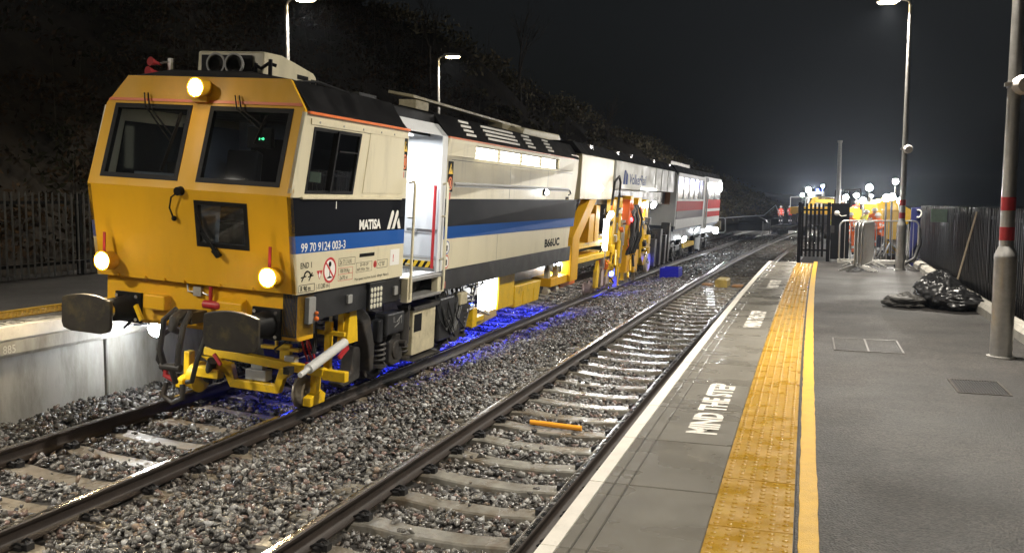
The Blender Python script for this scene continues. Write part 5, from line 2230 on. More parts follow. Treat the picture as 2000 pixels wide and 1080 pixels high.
# ================================================================== yellow tamping unit hanging below it
tu = tag(empty("tamping_unit", MIDM), "bright yellow tamping unit with bent beam, hoses and work lamps under the pale car", "tamping unit")
mb = MB()
for x in (0.95, -1.1):
    pr = [(-2.35, 2.72), (-4.15, 1.55), (-4.15, 0.62), (-4.75, 0.62), (-4.75, 1.6), (-2.95, 2.75)]
    mb = MB()
    mb.prism(pr, 0, x, x + 0.22)
    mb.build("bent_beam", M_yel, tu, bevel=0.015)
mb = MB()
mb.box(-1.0, 1.1, -6.0, -4.5, 0.60, 0.78)
mb.build("foot_beam", M_yel, tu, bevel=0.015)
mb = MB()
mb.box(0.5, 1.05, -4.0, -1.1, 1.28, 1.42)
mb.box(0.5, 1.08, -4.0, -0.6, 0.95, 1.08)
mb.build("cross_frame", M_yel2, tu, bevel=0.01)
mb = MB()
mb.box(0.6, 1.12, -3.2, -2.7, 1.42, 2.1)
mb.box(0.7, 1.1, -2.5, -2.1, 1.42, 2.3)
mb.build("valve_block", M_yel, tu, bevel=0.01)
for y, z0, z1, w, mm in ((-0.45, 1.05, 2.45, 0.16, M_yel2), (0.35, 0.9, 2.5, 0.14, M_yel2), (1.55, 0.35, 2.55, 0.22, M_yel), (2.6, 0.3, 2.5, 0.26, M_yel), (3.9, 1.15, 2.45, 0.22, M_yel2)):
    mb = MB()
    mb.box(1.0 - w * 0.6, 1.0 + w * 0.6, y - w, y + w, z0, z1)
    mb.build("column", mm, tu, bevel=0.015)
mb = MB()
mb.box(0.8, 1.2, 3.4, 4.4, 0.95, 1.25)
mb.build("shelf_beam", M_yel2, tu, bevel=0.01)
rr = random.Random(11)
for k in range(9):
    mb = MB()
    y = -1.2 + 0.62 * k + rr.uniform(-.1, .1)
    z1 = rr.uniform(1.1, 1.9)
    z0 = rr.uniform(0.45, 0.8)
    x = rr.uniform(0.95, 1.2)
    mb.cyl((x, y, z0 + 0.4), (x, y + rr.uniform(-.1, .1), z1), 0.075, n=12)
    mb.cyl((x, y, z0 + 0.42), (x, y, z0 - 0.1), 0.035, n=10)
    mb.build("hydraulic_ram", M_yel2 if k % 3 else M_galv, tu, smooth=True)
for k in range(12):
    mb = MB()
    y = -0.7 + 0.4 * k
    x = rr.uniform(0.55, 1.05)
    mb.prism([(y - 0.06, 0.55), (y + 0.06, 0.55), (y + 0.04, 0.05), (y - 0.02, 0.05)], 0, x - 0.05, x + 0.05)
    mb.cbox((x, y, 0.05), (0.12, 0.16, 0.05))
    mb.build("tamping_tine", M_wheel if k % 2 else M_yel2, tu)
for k in range(14):
    mb = MB()
    y = rr.uniform(1.0, 2.3)
    mb.tube([(1.18, y, 2.3), (1.25 + rr.uniform(0, .1), y + rr.uniform(-.2, .2), 1.9), (1.27 + rr.uniform(0, .06), y + rr.uniform(-.25, .25), 1.4), (1.18, y + rr.uniform(-.2, .2), 0.9)], rr.uniform(0.02, 0.04), 7)
    mb.build("hose", M_hose, tu, smooth=True)
for k in range(16):
    mb = MB()
    c = (rr.uniform(0.9, 1.2), rr.uniform(-1.5, 4.5), rr.uniform(0.7, 2.2))
    mb.cbox(c, (rr.uniform(0.1, 0.3), rr.uniform(0.1, 0.4), rr.uniform(0.1, 0.3)), (rr.uniform(-.4, .4), 0, 0))
    mb.build("fitting", rr.choice([M_yel2, M_galv, M_orange, M_chrome, M_hose]), tu, bevel=0.01)
mb = MB()
M_cast = mat("pink_lit_casting", (0.42, 0.33, 0.31), 0.45, var=0.3, vscale=8)  # pinkish lamplight on the castings is put into their colour
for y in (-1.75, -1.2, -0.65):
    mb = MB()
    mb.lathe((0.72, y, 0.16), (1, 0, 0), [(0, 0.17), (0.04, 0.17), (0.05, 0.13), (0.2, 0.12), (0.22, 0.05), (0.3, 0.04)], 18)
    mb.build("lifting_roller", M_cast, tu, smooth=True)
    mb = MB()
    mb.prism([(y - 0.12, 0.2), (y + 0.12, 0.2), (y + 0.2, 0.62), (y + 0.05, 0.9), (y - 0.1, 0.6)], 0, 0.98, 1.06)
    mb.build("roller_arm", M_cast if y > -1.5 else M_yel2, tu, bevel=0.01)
for k in range(46):
    mb = MB()
    y = rr.uniform(-1.9, 4.3)
    z = rr.uniform(0.35, 2.3)
    x = rr.uniform(1.0, 1.3)
    q = rr.random()
    if q < 0.35:
        mb.cyl((x, y, z), (x + rr.uniform(-.1, .1), y + rr.uniform(-.35, .35), z + rr.uniform(-.4, .4)), rr.uniform(0.015, 0.04), n=8)
    elif q < 0.7:
        mb.tube([(x, y, z), (x + 0.08, y + rr.uniform(-.2, .2), z - 0.15), (x, y + rr.uniform(-.4, .4), z - rr.uniform(0.2, .5))], rr.uniform(0.01, 0.025), 6)
    else:
        mb.cbox((x, y, z), (0.1, rr.uniform(0.05, 0.2), rr.uniform(0.04, 0.18)), (rr.uniform(-.7, .7), 0, 0))
    mb.build(("rod", "hose", "clamp_block")[0 if q < 0.35 else 1 if q < 0.7 else 2], rr.choice([M_yel2, M_yel2, M_chrome, M_hose, M_orange, M_galv, M_bogie]), tu, smooth=q < 0.7)
mb = MB()
mb.box(0.75, 1.0, -4.95, -3.7, 0.48, 0.66)
mb.build("orange_box", M_orange, tu, bevel=0.02)
mb = MB()
mb.lathe((0.95, 5.25, 0.42), (1, 0, 0), [(0, 0.36), (0.08, 0.36), (0.1, 0.3), (0.05, 0.27), (0.05, 0.06), (0.12, 0.05)], 26)
mb.build("guide_wheel", mat("cream_wheel", (0.62, 0.55, 0.4), 0.45), tu, smooth=True)
mb = MB()
mb.prism([(4.2, 0.75), (5.5, 0.75), (5.1, 0.35), (4.6, 0.35)], 0, 0.85, 0.98)
mb.build("wheel_arm", M_yel2, tu)
mb = MB()
for y, z, r in ((0.9, 2.25, 0.13), (1.0, 2.0, 0.1)):
    mb.sphere((1.2, y, z), r)
mb.box(1.05, 1.25, 0.7, 1.15, 1.75, 2.45)
mb.build("orange_unit", mat("orange_casting", (0.75, 0.14, 0.03), 0.4), tu, bevel=0.01)
mb = MB()
mb.lathe((1.27, 0.95, 1.9), (1, -0.3, 0), [(0, 0.07), (0.04, 0.05)], 12)
mb.build("red_lamp", E_red, tu)
mb = MB()
mb.cyl((1.12, -1.42, 1.15), (1.12, -1.42, 1.95), 0.07, n=12)
mb.build("light_tube", emit("tube_glow", (1, 0.98, 0.9), 14), tu)


def work_lamp(parent, c, power, r=0.085, d=(1, -0.5, -0.45), col=(0.88, 0.94, 1.0), glow=None, name="work_lamp"):
    d = Vector(d).normalized()
    mb = MB()
    mb.lathe(Vector(c) - d * 0.1, d, [(0, r * 0.5), (0.08, r), (0.1, r * 1.05)], 14)
    b = mb.build(name, M_black, parent, smooth=True)
    mb = MB()
    mb.lathe(Vector(c), d, [(0, r), (0.02, r * 0.9), (0.03, r * 0.4)], 14)
    mb.build("lens", glow or E_white, b)
    aim_ = d.to_track_quat('-Z', 'Y').to_euler()
    lamp(name + "_light", 'SPOT', Vector(c) + d * 0.06, power * 12, col, r * 0.8, aim_, parent, spot=115, blend=0.5)
    lamp(name + "_spill", 'POINT', Vector(c) + d * 0.1, power * 0.12, col, 0.05, None, parent)


for y, z, p_ in ((-2.0, 2.2, 60), (0.6, 2.3, 60), (3.0, 2.2, 60)):  # added fill lights with glowing boxes, brightening the unit from inside
    mb = MB()
    mb.box(0.55, 0.7, y - 0.1, y + 0.1, z + 0.06, z + 0.09)
    mb.build("frame_lamp", E_white, tu)
    lamp("frame_lamp_light", 'POINT', (0.62, y, z), p_, (1.0, 0.97, 0.9), 0.08, None, tu)
work_lamp(tu, (1.22, -2.73, 2.70), 5)
work_lamp(tu, (1.22, -1.46, 2.06), 7, 0.11)
work_lamp(tu, (1.22, 2.9, 2.30), 8, 0.1)
work_lamp(tu, (1.25, 4.3, 2.30), 10, 0.12)
for y, z, p_ in ((-3.7, 0.62, 120), (0.3, 0.4, 70), (3.0, 0.5, 30)):
    mb = MB()
    mb.lathe((0.95, y, z), (0.5, -1, -0.3), [(0, 0.08), (0.05, 0.06)], 12)
    mb.build("blue_lamp", E_blue, tu)
    lamp("blue_lamp_light", 'SPOT', (0.9, y - 0.1, z - 0.06), p_, (0.03, 0.045, 1.0), 0.06, (0, R_(-15), 0), tu, spot=155)

# ================================================================== rear car
rear = tag(empty("crew_car", MIDM), "far end car with white end wall, tall windows and red band", "rail machine")
M_rwhite = mat("rear_white", (0.72, 0.73, 0.72), 0.55, spec=0.08, var=0.05)
M_rred = mat("rear_red", (0.50, 0.018, 0.012), 0.6, var=0.1, spec=0.04)
M_rblue = mat("rear_dark_blue", (0.02, 0.025, 0.06), 0.3, spec=0.3)
G_rear = mat("dark_window", (0.05, 0.06, 0.07), 0.2, spec=0.12)
mb = MB()
mb.prism([(-1.2, 1.5), (1.24, 1.5), (1.24, 3.3), (1.1, 3.5), (-1.1, 3.5), (-1.2, 3.3)], 1, 8.75, 8.95)
ew = mb.build("end_wall", M_rwhite, rear, bevel=0.01)
mb = MB()
mb.box(0.62, 1.02, 8.73, 8.75, 2.28, 2.81)
mb.build("end_window", mat("brown_window", (0.28, 0.13, 0.05), 0.3), ew)
mb = MB()
for z0, z1, c in ((1.4, 1.75, 0), (1.75, 2.05, 1), (2.05, 2.42, 2), (2.42, 2.5, 0), (3.3, 3.45, 0)):
    mb.mt(c).poly([(1.25, 8.95, z0), (1.25, 16.2, z0), (1.25, 16.2, z1), (1.25, 8.95, z1)])
for z0, z1, c in ((1.4, 1.7, 0), (1.7, 1.95, 2), (1.95, 2.08, 0), (2.08, 2.5, 2), (3.3, 3.5, 0)):
    mb.mt(c).poly([(1.25, 17.0, z0), (1.25, 22.8, z0), (1.25, 22.8, z1), (1.25, 17.0, z1)])
mb.mt(0).poly([(1.25, 16.2, 1.2), (1.25, 17.0, 1.2), (1.25, 17.0, 3.5), (1.25, 16.2, 3.5)])
rs_ = mb.build("side_wall", [M_rwhite, M_rblue, M_rred], rear)
solid(rs_, 0.04, (1, 0, 0))
for k in range(5):
    mb = MB()
    y = 9.0 + k * 1.44
    mb.box(1.2, 1.235, y + 0.04, y + 1.38, 2.5, 3.3)
    wd = mb.build("window", G_rear, rear)
    mb = MB()
    mb.box(1.2, 1.255, y - 0.04, y + 0.04, 2.5, 3.3)
    mb.build("window_post", M_rwhite, wd)
for a, b in ((17.1, 20.0), (20.3, 22.6)):
    mb = MB()
    mb.box(1.2, 1.235, a, b, 2.5, 3.3)
    mb.build("window", G_rear, rear)
mb = MB()
mb.tube([(1.3, 16.3, 3.45), (1.33, 16.3, 3.3), (1.33, 16.4, 1.3), (1.3, 16.4, 1.2)], 0.03, 8)
mb.tube([(1.3, 16.9, 3.45), (1.33, 16.9, 3.3), (1.33, 17.0, 1.3), (1.3, 17.0, 1.2)], 0.03, 8)
mb.build("grab_rail", M_rwhite, rear, smooth=True)
mb = MB()
mb.prism([(-1.22, 3.45), (1.24, 3.45), (1.05, 3.72), (-1.05, 3.72)], 1, 8.6, 22.8)
mb.build("roof", M_roof, rear)
mb = MB()
mb.box(-1.2, 1.18, 8.96, 22.75, 1.3, 3.44)
mb.build("body_core", M_cabin, rear)
mb = MB()
mb.box(-0.5, 0.5, 11.5, 16.5, 3.72, 3.95)
mb.build("roof_box", M_beige, rear)
mb = MB()
mb.box(-1.1, 1.1, 9.0, 22.7, 0.95, 1.3)
mb.build("underframe", M_skirt, rear)
bogie(11.0, rear)
bogie(18.6, rear)
mb = MB()
for y in (5.6, 6.6, 7.6, 8.3):
    mb.box(0.85, 1.15, y, y + 0.35, 0.25, rr.uniform(1.0, 1.7))
    mb.cyl((1.0, y + 0.5, 0.2), (1.0, y + 0.5, 1.3), 0.06)
mb.build("coupling_gear", M_bogie, rear)
mb = MB()
mb.box(0.9, 1.15, 12.0, 15.0, 0.55, 0.72)
mb.build("yellow_step", M_yel2, rear)
mb = MB()
mb.cyl((1.2, 15.6, 0.35), (1.2, 15.6, 0.85), 0.12)
mb.build("white_bottle", M_rwhite, rear, smooth=True)
mb = MB()
mb.box(1.22, 1.30, 21.6, 22.7, 3.05, 3.35)
mb.build("end_light", E_panel, rear)
work_lamp(rear, (1.2, 11.7, 0.92), 14, 0.14)
work_lamp(rear, (1.2, 14.9, 1.15), 10, 0.09, (1, -0.3, -0.5))
work_lamp(rear, (1.2, 22.2, 0.95), 20, 0.16, (0.6, -1, 0))
work_lamp(rear, (1.3, 22.3, 3.0), 16, 0.12, (1, 0, -0.4))

# ================================================================== things on the near platform
# folded stack of crowd barriers and one standing barrier
def barrier_mesh(L, H, parent, n, feet=True):
    r = 0.019
    mb = MB()
    c = 0.14
    z0 = 0.12
    pts = []
    for cx_, cz, a0 in ((L - c, H - c, 90), (L - c, z0 + c, 0), (c, z0 + c, -90), (c, H - c, 180)):
        pass
    def arc(cx_, cz, a0, a1):
        return [(cx_ + c * math.cos(R_(a0 + (a1 - a0) * i / 5)), 0, cz + c * math.sin(R_(a0 + (a1 - a0) * i / 5))) for i in range(6)]
    pts = arc(c, H - c, 180, 90) + arc(L - c, H - c, 90, 0) + arc(L - c, z0 + c, 0, -90) + arc(c, z0 + c, -90, -180)
    pts.append(pts[0])
    mb.tube(pts, r, 10)
    mb.build("barrier_frame", M_galv, parent, smooth=True)
    m2 = MB()
    m2.cyl((0, 0, z0), (0, 0, H), 0.008, n=8)
    bm_ = m2.mesh("barrier_bar", [M_galv], smooth=True)
    for i in range(1, n):
        inst(bm_, "barrier_bar", parent, Matrix.Translation((L * i / n, 0, 0)))
    if feet:
        for x in (0.28, L - 0.28):
            mb = MB()
            mb.tube([(x, 0, z0), (x, -0.05, 0.08), (x, -0.30, 0.015)], 0.016, 8)
            mb.tube([(x, 0, z0), (x, 0.05, 0.08), (x, 0.30, 0.015)], 0.016, 8)
            mb.build("barrier_foot", M_galv, parent, smooth=True)


p0 = W(23.4, 1.72, 0)
p1 = W(24.1, 3.45, 0)
ang = math.atan2(p1.y - p0.y, p1.x - p0.x)
ba = tag(empty("crowd_barrier", Matrix.Translation(p0) @ Matrix.Rotation(ang, 4, 'Z')), "galvanised crowd barrier standing open across the platform end", "barrier", "crowd barriers")
barrier_mesh((p1 - p0).length + 0.1, 1.12, ba, 15)
for k, lab in enumerate(("folded galvanised barrier, front one of the upright stack", "folded galvanised barrier, middle one of the upright stack", "folded galvanised barrier, back one of the upright stack")):
    s = 21.75 + 0.06 * k
    M = FM(s, 2.03 + 0.075 * k, 0.0, 0, R_(4)) @ Matrix.Rotation(R_(90 - 3 * k), 4, 'Z')
    st = tag(empty("folded_barrier", M), lab, "barrier", "folded crowd barriers")
    L, H = 1.9, 1.10
    barrier_mesh(L, H, st, 15, feet=False)
    mb = MB()
    for x in (0.12, L - 0.12):
        for q in (-1, 1):
            mb = MB()
            mb.tube([(x, 0, 0.14), (x, q * 0.12, 0.11), (x, q * 0.34, 0.012)], 0.017, 8)
            mb.build("barrier_foot", M_galv, st, smooth=True)


# rubbish sacks
M_bag = mat("black_refuse_sack", (0.016, 0.016, 0.017), 0.36, var=0.2, vscale=5, bump=0.0)


def sack(label, s, off, size, seed, flat=1.0, m=None, turn=0.0):
    rr = random.Random(seed)
    mb = MB()
    mb.sphere((0, 0, 0), 1.0, 72, 48)
    vs = []
    off_ = Vector((rr.uniform(0, 50), rr.uniform(0, 50), rr.uniform(0, 50)))
    for v in mb.v:
        p = Vector(v)
        n = p.normalized()
        q = n * 1.7 + off_
        w_ = q + Vector((mnoise.noise(q * 2), mnoise.noise(q * 2 + Vector((9, 0, 0))), 0)) * 0.5
        d = 0.30 * mnoise.noise(q) + 0.20 * (0.4 - abs(mnoise.noise(w_ * 2.2))) + 0.15 * (0.3 - abs(mnoise.noise(w_ * 4.5))) + 0.08 * (0.3 - abs(mnoise.noise(w_ * 9)))
        p = n * (0.85 + d)
        if p.z > 0.45:
            k = 1 - 0.55 * (p.z - 0.45)
            p.x *= k
            p.y *= k
        p.z = max(-0.62, p.z)
        vs.append((p.x * size[0], p.y * size[1], (p.z + 0.62) * size[2] * flat))
    mb.v = vs
    o = mb.build("refuse_sack", m or M_bag, None, smooth=False)
    o.data.shade_smooth()
    o.matrix_basis = FM(s, off, 0.003, 0, turn)
    return tag(o, label, "refuse sack", "refuse sacks on the platform")


sack("bulging black refuse sack standing against the kerb beside the leaning pole", 15.0, 3.02, (0.40, 0.42, 0.33), 3)
sack("low black refuse sack slumped at the foot of the taller one, touching the kerb", 14.65, 3.22, (0.36, 0.36, 0.24), 8, 0.9)
sack("flat grey black sack lying out on the asphalt, furthest from the kerb", 14.75, 2.52, (0.34, 0.22, 0.15), 15, 0.9, mat("dull_black_sack", (0.05, 0.047, 0.044), 0.5), 0.4)
mb = MB()
mb.cyl(W(16.6, 3.42, 0.02), W(17.0, 3.78, 1.42), 0.017, 0.015, n=10)
o = mb.build("timber_pole", mat("weathered_timber", (0.30, 0.24, 0.17), 0.7, var=0.2, vscale=12), smooth=True)
tag(o, "long weathered timber pole leaning on the black fence above the sacks", "pole")
sg = tag(empty("fence_sign", FM(20.9, 3.72, 1.2)), "small pale green sign fixed on a bracket on the black fence", "sign")
mb = MB()
mb.cbox((-0.06, 0, 0.1), (0.36, 0.012, 0.27))
mb.build("plate", mat("pale_green_plate", (0.32, 0.46, 0.40), 0.4, var=0.15, vscale=8), sg)
mb = MB()
for z in (0.0, 0.2):
    mb.box(0.12, 0.22, -0.02, 0.02, z - 0.02, z + 0.02)
mb.build("bracket", M_galv, sg)
# blue post with life-ring like hose at the back corner
bp_ = tag(empty("hose_post", FM(24.3, 3.46, 0)), "dark blue post with a coiled black hose at the platform corner", "hose post")
mb = MB()
mb.box(-0.09, 0.12, -0.05, 0.05, 0.0, 1.45)
mb.build("post", mat("dark_blue_paint", (0.02, 0.025, 0.12), 0.4), bp_, bevel=0.01)
mb = MB()
mb.tube([(0.07 + 0.07 * math.cos(R_(a)), -0.065, 1.3 + 0.09 * math.sin(R_(a))) for a in range(-120, 121, 20)], 0.018, 6)
mb.build("white_hook", M_txtw, bp_)
mb = MB()
mb.tube([(0.1, -0.1, 0.95), (0.12, -0.15, 0.55), (0.0, -0.25, 0.2), (-0.25, -0.4, 0.06), (-0.45, -0.5, 0.03)], 0.045, 10)
mb.build("hose", M_hose, bp_, smooth=True)

# black gate and screen at the platform end
gt = tag(empty("platform_gate", FM(25.6, 0.66, 0)), "black palisade gate closing the end of the yellow lined platform", "gate")
mb = MB()
mb.box(-0.03, 0.03, -0.006, 0.006, 0.1, 1.53)
PALE2 = mb.mesh("pale", [M_fence])
for k in range(6):
    inst(PALE2, "pale", gt, Matrix.Translation((0.13 + 0.105 * k, 0, 0)))
for x in (0.06, 0.80):
    mb = MB()
    mb.box(x - 0.045, x + 0.045, -0.04, 0.04, -0.6, 1.56)
    mb.build("gate_post", M_fence, gt)
for z in (0.28, 1.36):
    mb = MB()
    mb.box(0.105, 0.755, 0.008, 0.04, z - 0.025, z + 0.025)
    mb.build("gate_rail", M_fence, gt)
mb = MB()
mb.box(0.70, 0.95, -0.02, 0.02, 0.75, 0.95)
mb.build("lock_box", M_dark, gt)
mb = MB()
mb.box(0.86, 1.32, -0.015, 0.015, 0.05, 1.54)
sc_ = mb.build("solid_panel", M_fence, gt)
mb = MB()
mb.sphere((1.0, -0.06, 1.28), 0.07)
mb.tube([(1.02, -0.05, 1.26), (1.12, -0.05, 1.2), (1.24, -0.05, 1.22)], 0.012, 6)
mb.build("white_rag", M_spk, sc_)

# ================================================================== things lying in the track
mb = MB()
mb.cyl((-0.31, 0, 0), (0.29, 0, 0), 0.03, n=12)
o = mb.build("orange_pipe", mat("orange_plastic", (0.80, 0.33, 0.02), 0.4), smooth=True)
o.matrix_basis = FM(9.61, -1.49, -0.935, 0.03, R_(2))
tag(o, "short orange pipe lying along a wet sleeper of the empty track", "pipe")
yb_ = tag(empty("track_magnet_box", FM(27.8, -1.52, -0.99)), "worn yellow box between the rails of the empty track", "track equipment")
mb = MB()
mb.prism([(-0.18, 0.0), (0.18, 0.0), (0.18, 0.2), (0.14, 0.24), (-0.14, 0.24), (-0.18, 0.2)], 1, -0.5, 0.5)
mb.build("housing", mat("worn_mustard", (0.33, 0.24, 0.06), 0.5, var=0.3, vscale=6), yb_, bevel=0.015)
mb = MB()
mb.box(-0.6, -0.3, -0.2, 0.3, 0.02, 0.06)
mb.box(0.3, 0.6, -0.3, 0.2, 0.02, 0.06)
mb.build("ramp_plate", mat("rusty_plate", (0.26, 0.13, 0.05), 0.6, var=0.3, vscale=8), yb_)
bc = tag(empty("blue_crate", FM(29.8, -3.42, -0.95)), "bright blue crate standing on the ballast between the two tracks", "crate")
mb = MB()
w, l, h, t_ = 0.3, 0.4, 0.34, 0.02
mb.box(-w, w, -l, l, 0, t_)
mb.box(-w, -w + t_, -l, l, t_, h)
mb.box(w - t_, w, -l, l, t_, h)
mb.box(-w + t_, w - t_, -l, -l + t_, t_, h)
mb.box(-w + t_, w - t_, l - t_, l, t_, h)
mb.build("crate_body", mat("blue_plastic", (0.015, 0.02, 0.55), 0.4), bc, bevel=0.006)
mb = MB()
for z in (0.1, 0.24):
    mb.box(-w - 0.006, w + 0.006, -l - 0.006, -l, z, z + 0.03)
mb.build("rib", MATS["blue_plastic"], bc)
lamp("blue_spill_light", 'POINT', (-0.5, -0.3, 0.6), 5, (0.03, 0.05, 1.0), 0.05, None, bc)

# equipment lying in the far four foot beyond the machine
def equipment():
    t = tag(empty("material_trolley", FM(66, -4.6, -0.8)), "dark trolley piled with black sheets beyond the red car", "trolley")
    mb = MB()
    mb.box(-0.8, 0.9, -2.0, 2.5, 0.35, 0.85)
    mb.build("dark_box", M_skirt, t, bevel=0.03)
    mb = MB()
    mb.prism([(-1.0, 0.86), (1.0, 0.86), (0.9, 1.05), (0.1, 1.45), (-0.5, 1.3)], 1, 0.0, 0.8)
    mb.build("folded_sheet", M_bag, t)
    mb = MB()
    for y in (-2.0, 2.5):
        mb.box(0.92, 0.98, y - 0.05, y + 0.05, 0.0, 1.0)
    mb.build("stake", M_galv, t)
    t = tag(empty("guard_frame", FM(60, -7.0, -0.6)), "white tubular guard frame with hanging tool bag past the machine", "guard rail")
    mb = MB()
    mb.tube([(0.0, 0, 0.1), (0, 0, 1.0), (0.1, 0, 1.1), (1.3, 0, 1.1), (1.4, 0, 1.0), (1.4, 0, 0.25), (1.3, 0, 0.15), (0.1, 0, 0.1)], 0.035, 8)
    mb.tube([(1.4, 0, 1.1), (2.2, 3, 1.15), (3.2, 6, 1.2)], 0.03, 8)
    mb.tube([(3.2, 6, 1.2), (3.6, 10, 1.9), (4.0, 10, 1.0)], 0.03, 8)
    mb.build("tube_frame", M_rwhite, t, smooth=True)
    mb = MB()
    mb.box(0.3, 1.1, 0.05, 0.3, 0.3, 0.9)
    mb.build("tool_bag", M_beige, t, bevel=0.06)
    for k, (s, o_, l, c, lab) in enumerate(((72, -3.3, 2.2, M_wallconc, "pale concrete trough lying by the rail near the workers"), (80, -4.0, 5.0, M_wallconc, "long pale concrete beam lying furthest along the track"))):
        mb = MB()
        mb.prism([(-0.25, 0), (0.25, 0), (0.25, 0.35), (0.18, 0.35), (0.14, 0.12), (-0.14, 0.12), (-0.18, 0.35), (-0.25, 0.35)], 1, -l / 2, l / 2)
        ob = mb.build("concrete_trough", c)
        ob.matrix_basis = FM(s, o_, -0.9, 0, R_(15 + 30 * k))
        tag(ob, lab, "trough")


equipment()

# ================================================================== people
M_hiv = mat("hi_vis_orange", (0.85, 0.15, 0.02), 0.6, var=0.1, vscale=12)
M_hir = mat("hi_vis_red", (0.72, 0.06, 0.03), 0.6, var=0.1, vscale=12)
M_hiy = mat("hi_vis_yellow", (0.70, 0.72, 0.04), 0.6, var=0.1, vscale=12)
M_refl = mat("reflective_tape", (0.8, 0.8, 0.78), 0.3)
M_trous = mat("dark_trousers", (0.02, 0.02, 0.035), 0.8)
M_skin = mat("skin", (0.5, 0.3, 0.21), 0.5)
M_boot = mat("boots", (0.02, 0.017, 0.015), 0.6)
M_helw = mat("white_helmet", (0.8, 0.8, 0.78), 0.35)


def person(label, s, off, z0, face, jacket, trousers, pose=0, helmet=None, h=1.76):
    """continuous skinned figure; local +Y is the way it faces"""
    t = tag(empty("person", FM(s, off, z0, 0, face)), label, "person", "track workers")
    k = h / 1.76
    lean = 0.12 if pose == 1 else 0.0
    J = dict(pel=(0, 0, 0.95), sp=(0, lean * 0.5, 1.18), ch=(0, lean, 1.38), nk=(0, lean * 1.3, 1.52), hd=(0, lean * 1.4 + 0.02, 1.63), tp=(0, lean * 1.4 + 0.02, 1.72))
    step = 0.12 if pose == 2 else 0.0
    for sd, q in (('l', -1), ('r', 1)):
        J['hip' + sd] = (0.10 * q, 0, 0.90)
        J['kn' + sd] = (0.115 * q, 0.03 + step * q, 0.5)
        J['an' + sd] = (0.12 * q, -0.02 + step * q * 1.3, 0.09)
        J['to' + sd] = (0.13 * q, 0.16 + step * q * 1.3, 0.04)
        J['sh' + sd] = (0.19 * q, lean, 1.42)
        if pose == 1:
            J['el' + sd] = (0.25 * q, 0.12, 1.18)
            J['wr' + sd] = (0.13 * q, 0.36, 1.16)
            J['ha' + sd] = (0.10 * q, 0.43, 1.17)
        else:
            J['el' + sd] = (0.26 * q, -0.03, 1.14)
            J['wr' + sd] = (0.25 * q, 0.08, 0.90)
            J['ha' + sd] = (0.245 * q, 0.11, 0.80)
    rad = dict(pel=0.155, sp=0.145, ch=0.165, nk=0.06, hd=0.098, tp=0.07)
    for sd in 'lr':
        rad.update({'hip' + sd: 0.10, 'kn' + sd: 0.072, 'an' + sd: 0.058, 'to' + sd: 0.045, 'sh' + sd: 0.085, 'el' + sd: 0.062, 'wr' + sd: 0.05, 'ha' + sd: 0.042})
    names = list(J)
    E = [('pel', 'sp'), ('sp', 'ch'), ('ch', 'nk'), ('nk', 'hd'), ('hd', 'tp')]
    for sd in 'lr':
        E += [('pel', 'hip' + sd), ('hip' + sd, 'kn' + sd), ('kn' + sd, 'an' + sd), ('an' + sd, 'to' + sd), ('ch', 'sh' + sd), ('sh' + sd, 'el' + sd), ('el' + sd, 'wr' + sd), ('wr' + sd, 'ha' + sd)]
    # five short fingers on each hand
    for sd, q in (('l', -1), ('r', 1)):
        hv = Vector(J['ha' + sd])
        dv = (hv - Vector(J['wr' + sd])).normalized()
        for i in range(5):
            nm = 'f%s%d' % (sd, i)
            side = Vector((0, 0.018 * (i - 2), 0)) if pose != 1 else Vector((0.018 * (i - 2), 0, 0))
            J[nm] = tuple(hv + dv * (0.075 - 0.008 * abs(i - 2)) + side * 1.3)
            rad[nm] = 0.011
            names.append(nm)
            E.append(('ha' + sd, nm))
    me = bpy.data.meshes.new("body")
    me.from_pydata([tuple(c * k for c in J[n]) for n in names], [(names.index(a), names.index(b)) for a, b in E], [])
    o = bpy.data.objects.new("body", me)
    COL.objects.link(o)
    sk = o.modifiers.new("skin", 'SKIN')
    sk.use_smooth_shade = True
    for n_, v in zip(names, me.skin_vertices[0].data):
        v.radius = (rad[n_] * k, rad[n_] * k)
        v.use_root = (n_ == 'pel')
    ss_ = o.modifiers.new("sub", 'SUBSURF')
    ss_.levels = 1
    ss_.render_levels = 1
    dg = bpy.context.evaluated_depsgraph_get()
    m2 = bpy.data.meshes.new_from_object(o.evaluated_get(dg))
    bpy.data.objects.remove(o)
    m2.materials.clear()
    for m in (trousers, jacket, M_refl, M_skin, M_boot):
        m2.materials.append(m)
    for f in m2.polygons:
        c = f.center / k
        arm = abs(c.x) > 0.19 and c.z > 0.75 or (pose == 1 and c.y > 0.2 and c.z > 1.0)
        i = 0
        if c.z > 1.54:
            i = 3
        elif c.z > 0.86 and not arm or arm and c.z > 0.92:
            i = 1
            if 1.05 < c.z < 1.10 or 1.28 < c.z < 1.33:
                i = 2
        elif arm:
            i = 3
        elif c.z < 0.13:
            i = 4
        elif 0.3 < c.z < 0.36:
            i = 2
        if pose == 1 and c.y > 0.38:
            i = 3
        f.material_index = i
    inst(m2, "body", t)
    hd = Vector(J['hd']) * k
    mb = MB()
    for x in (-0.035, 0.035):
        mb.sphere((hd.x + x, hd.y + 0.088, hd.z + 0.0), 0.011, 8, 6)
    mb.build("eye", M_txtk, t)
    mb = MB()
    mb.prism([(hd.y + 0.085, hd.z - 0.005), (hd.y + 0.125, hd.z - 0.045), (hd.y + 0.085, hd.z - 0.05)], 0, hd.x - 0.013, hd.x + 0.013)
    mb.build("nose", M_skin, t)
    mb = MB()
    mb.lathe((hd.x, hd.y, hd.z + 0.02), (0, 0, 1), [(0, 0.135), (0.008, 0.138), (0.02, 0.122), (0.07, 0.11), (0.11, 0.075), (0.13, 0.02)], 18)
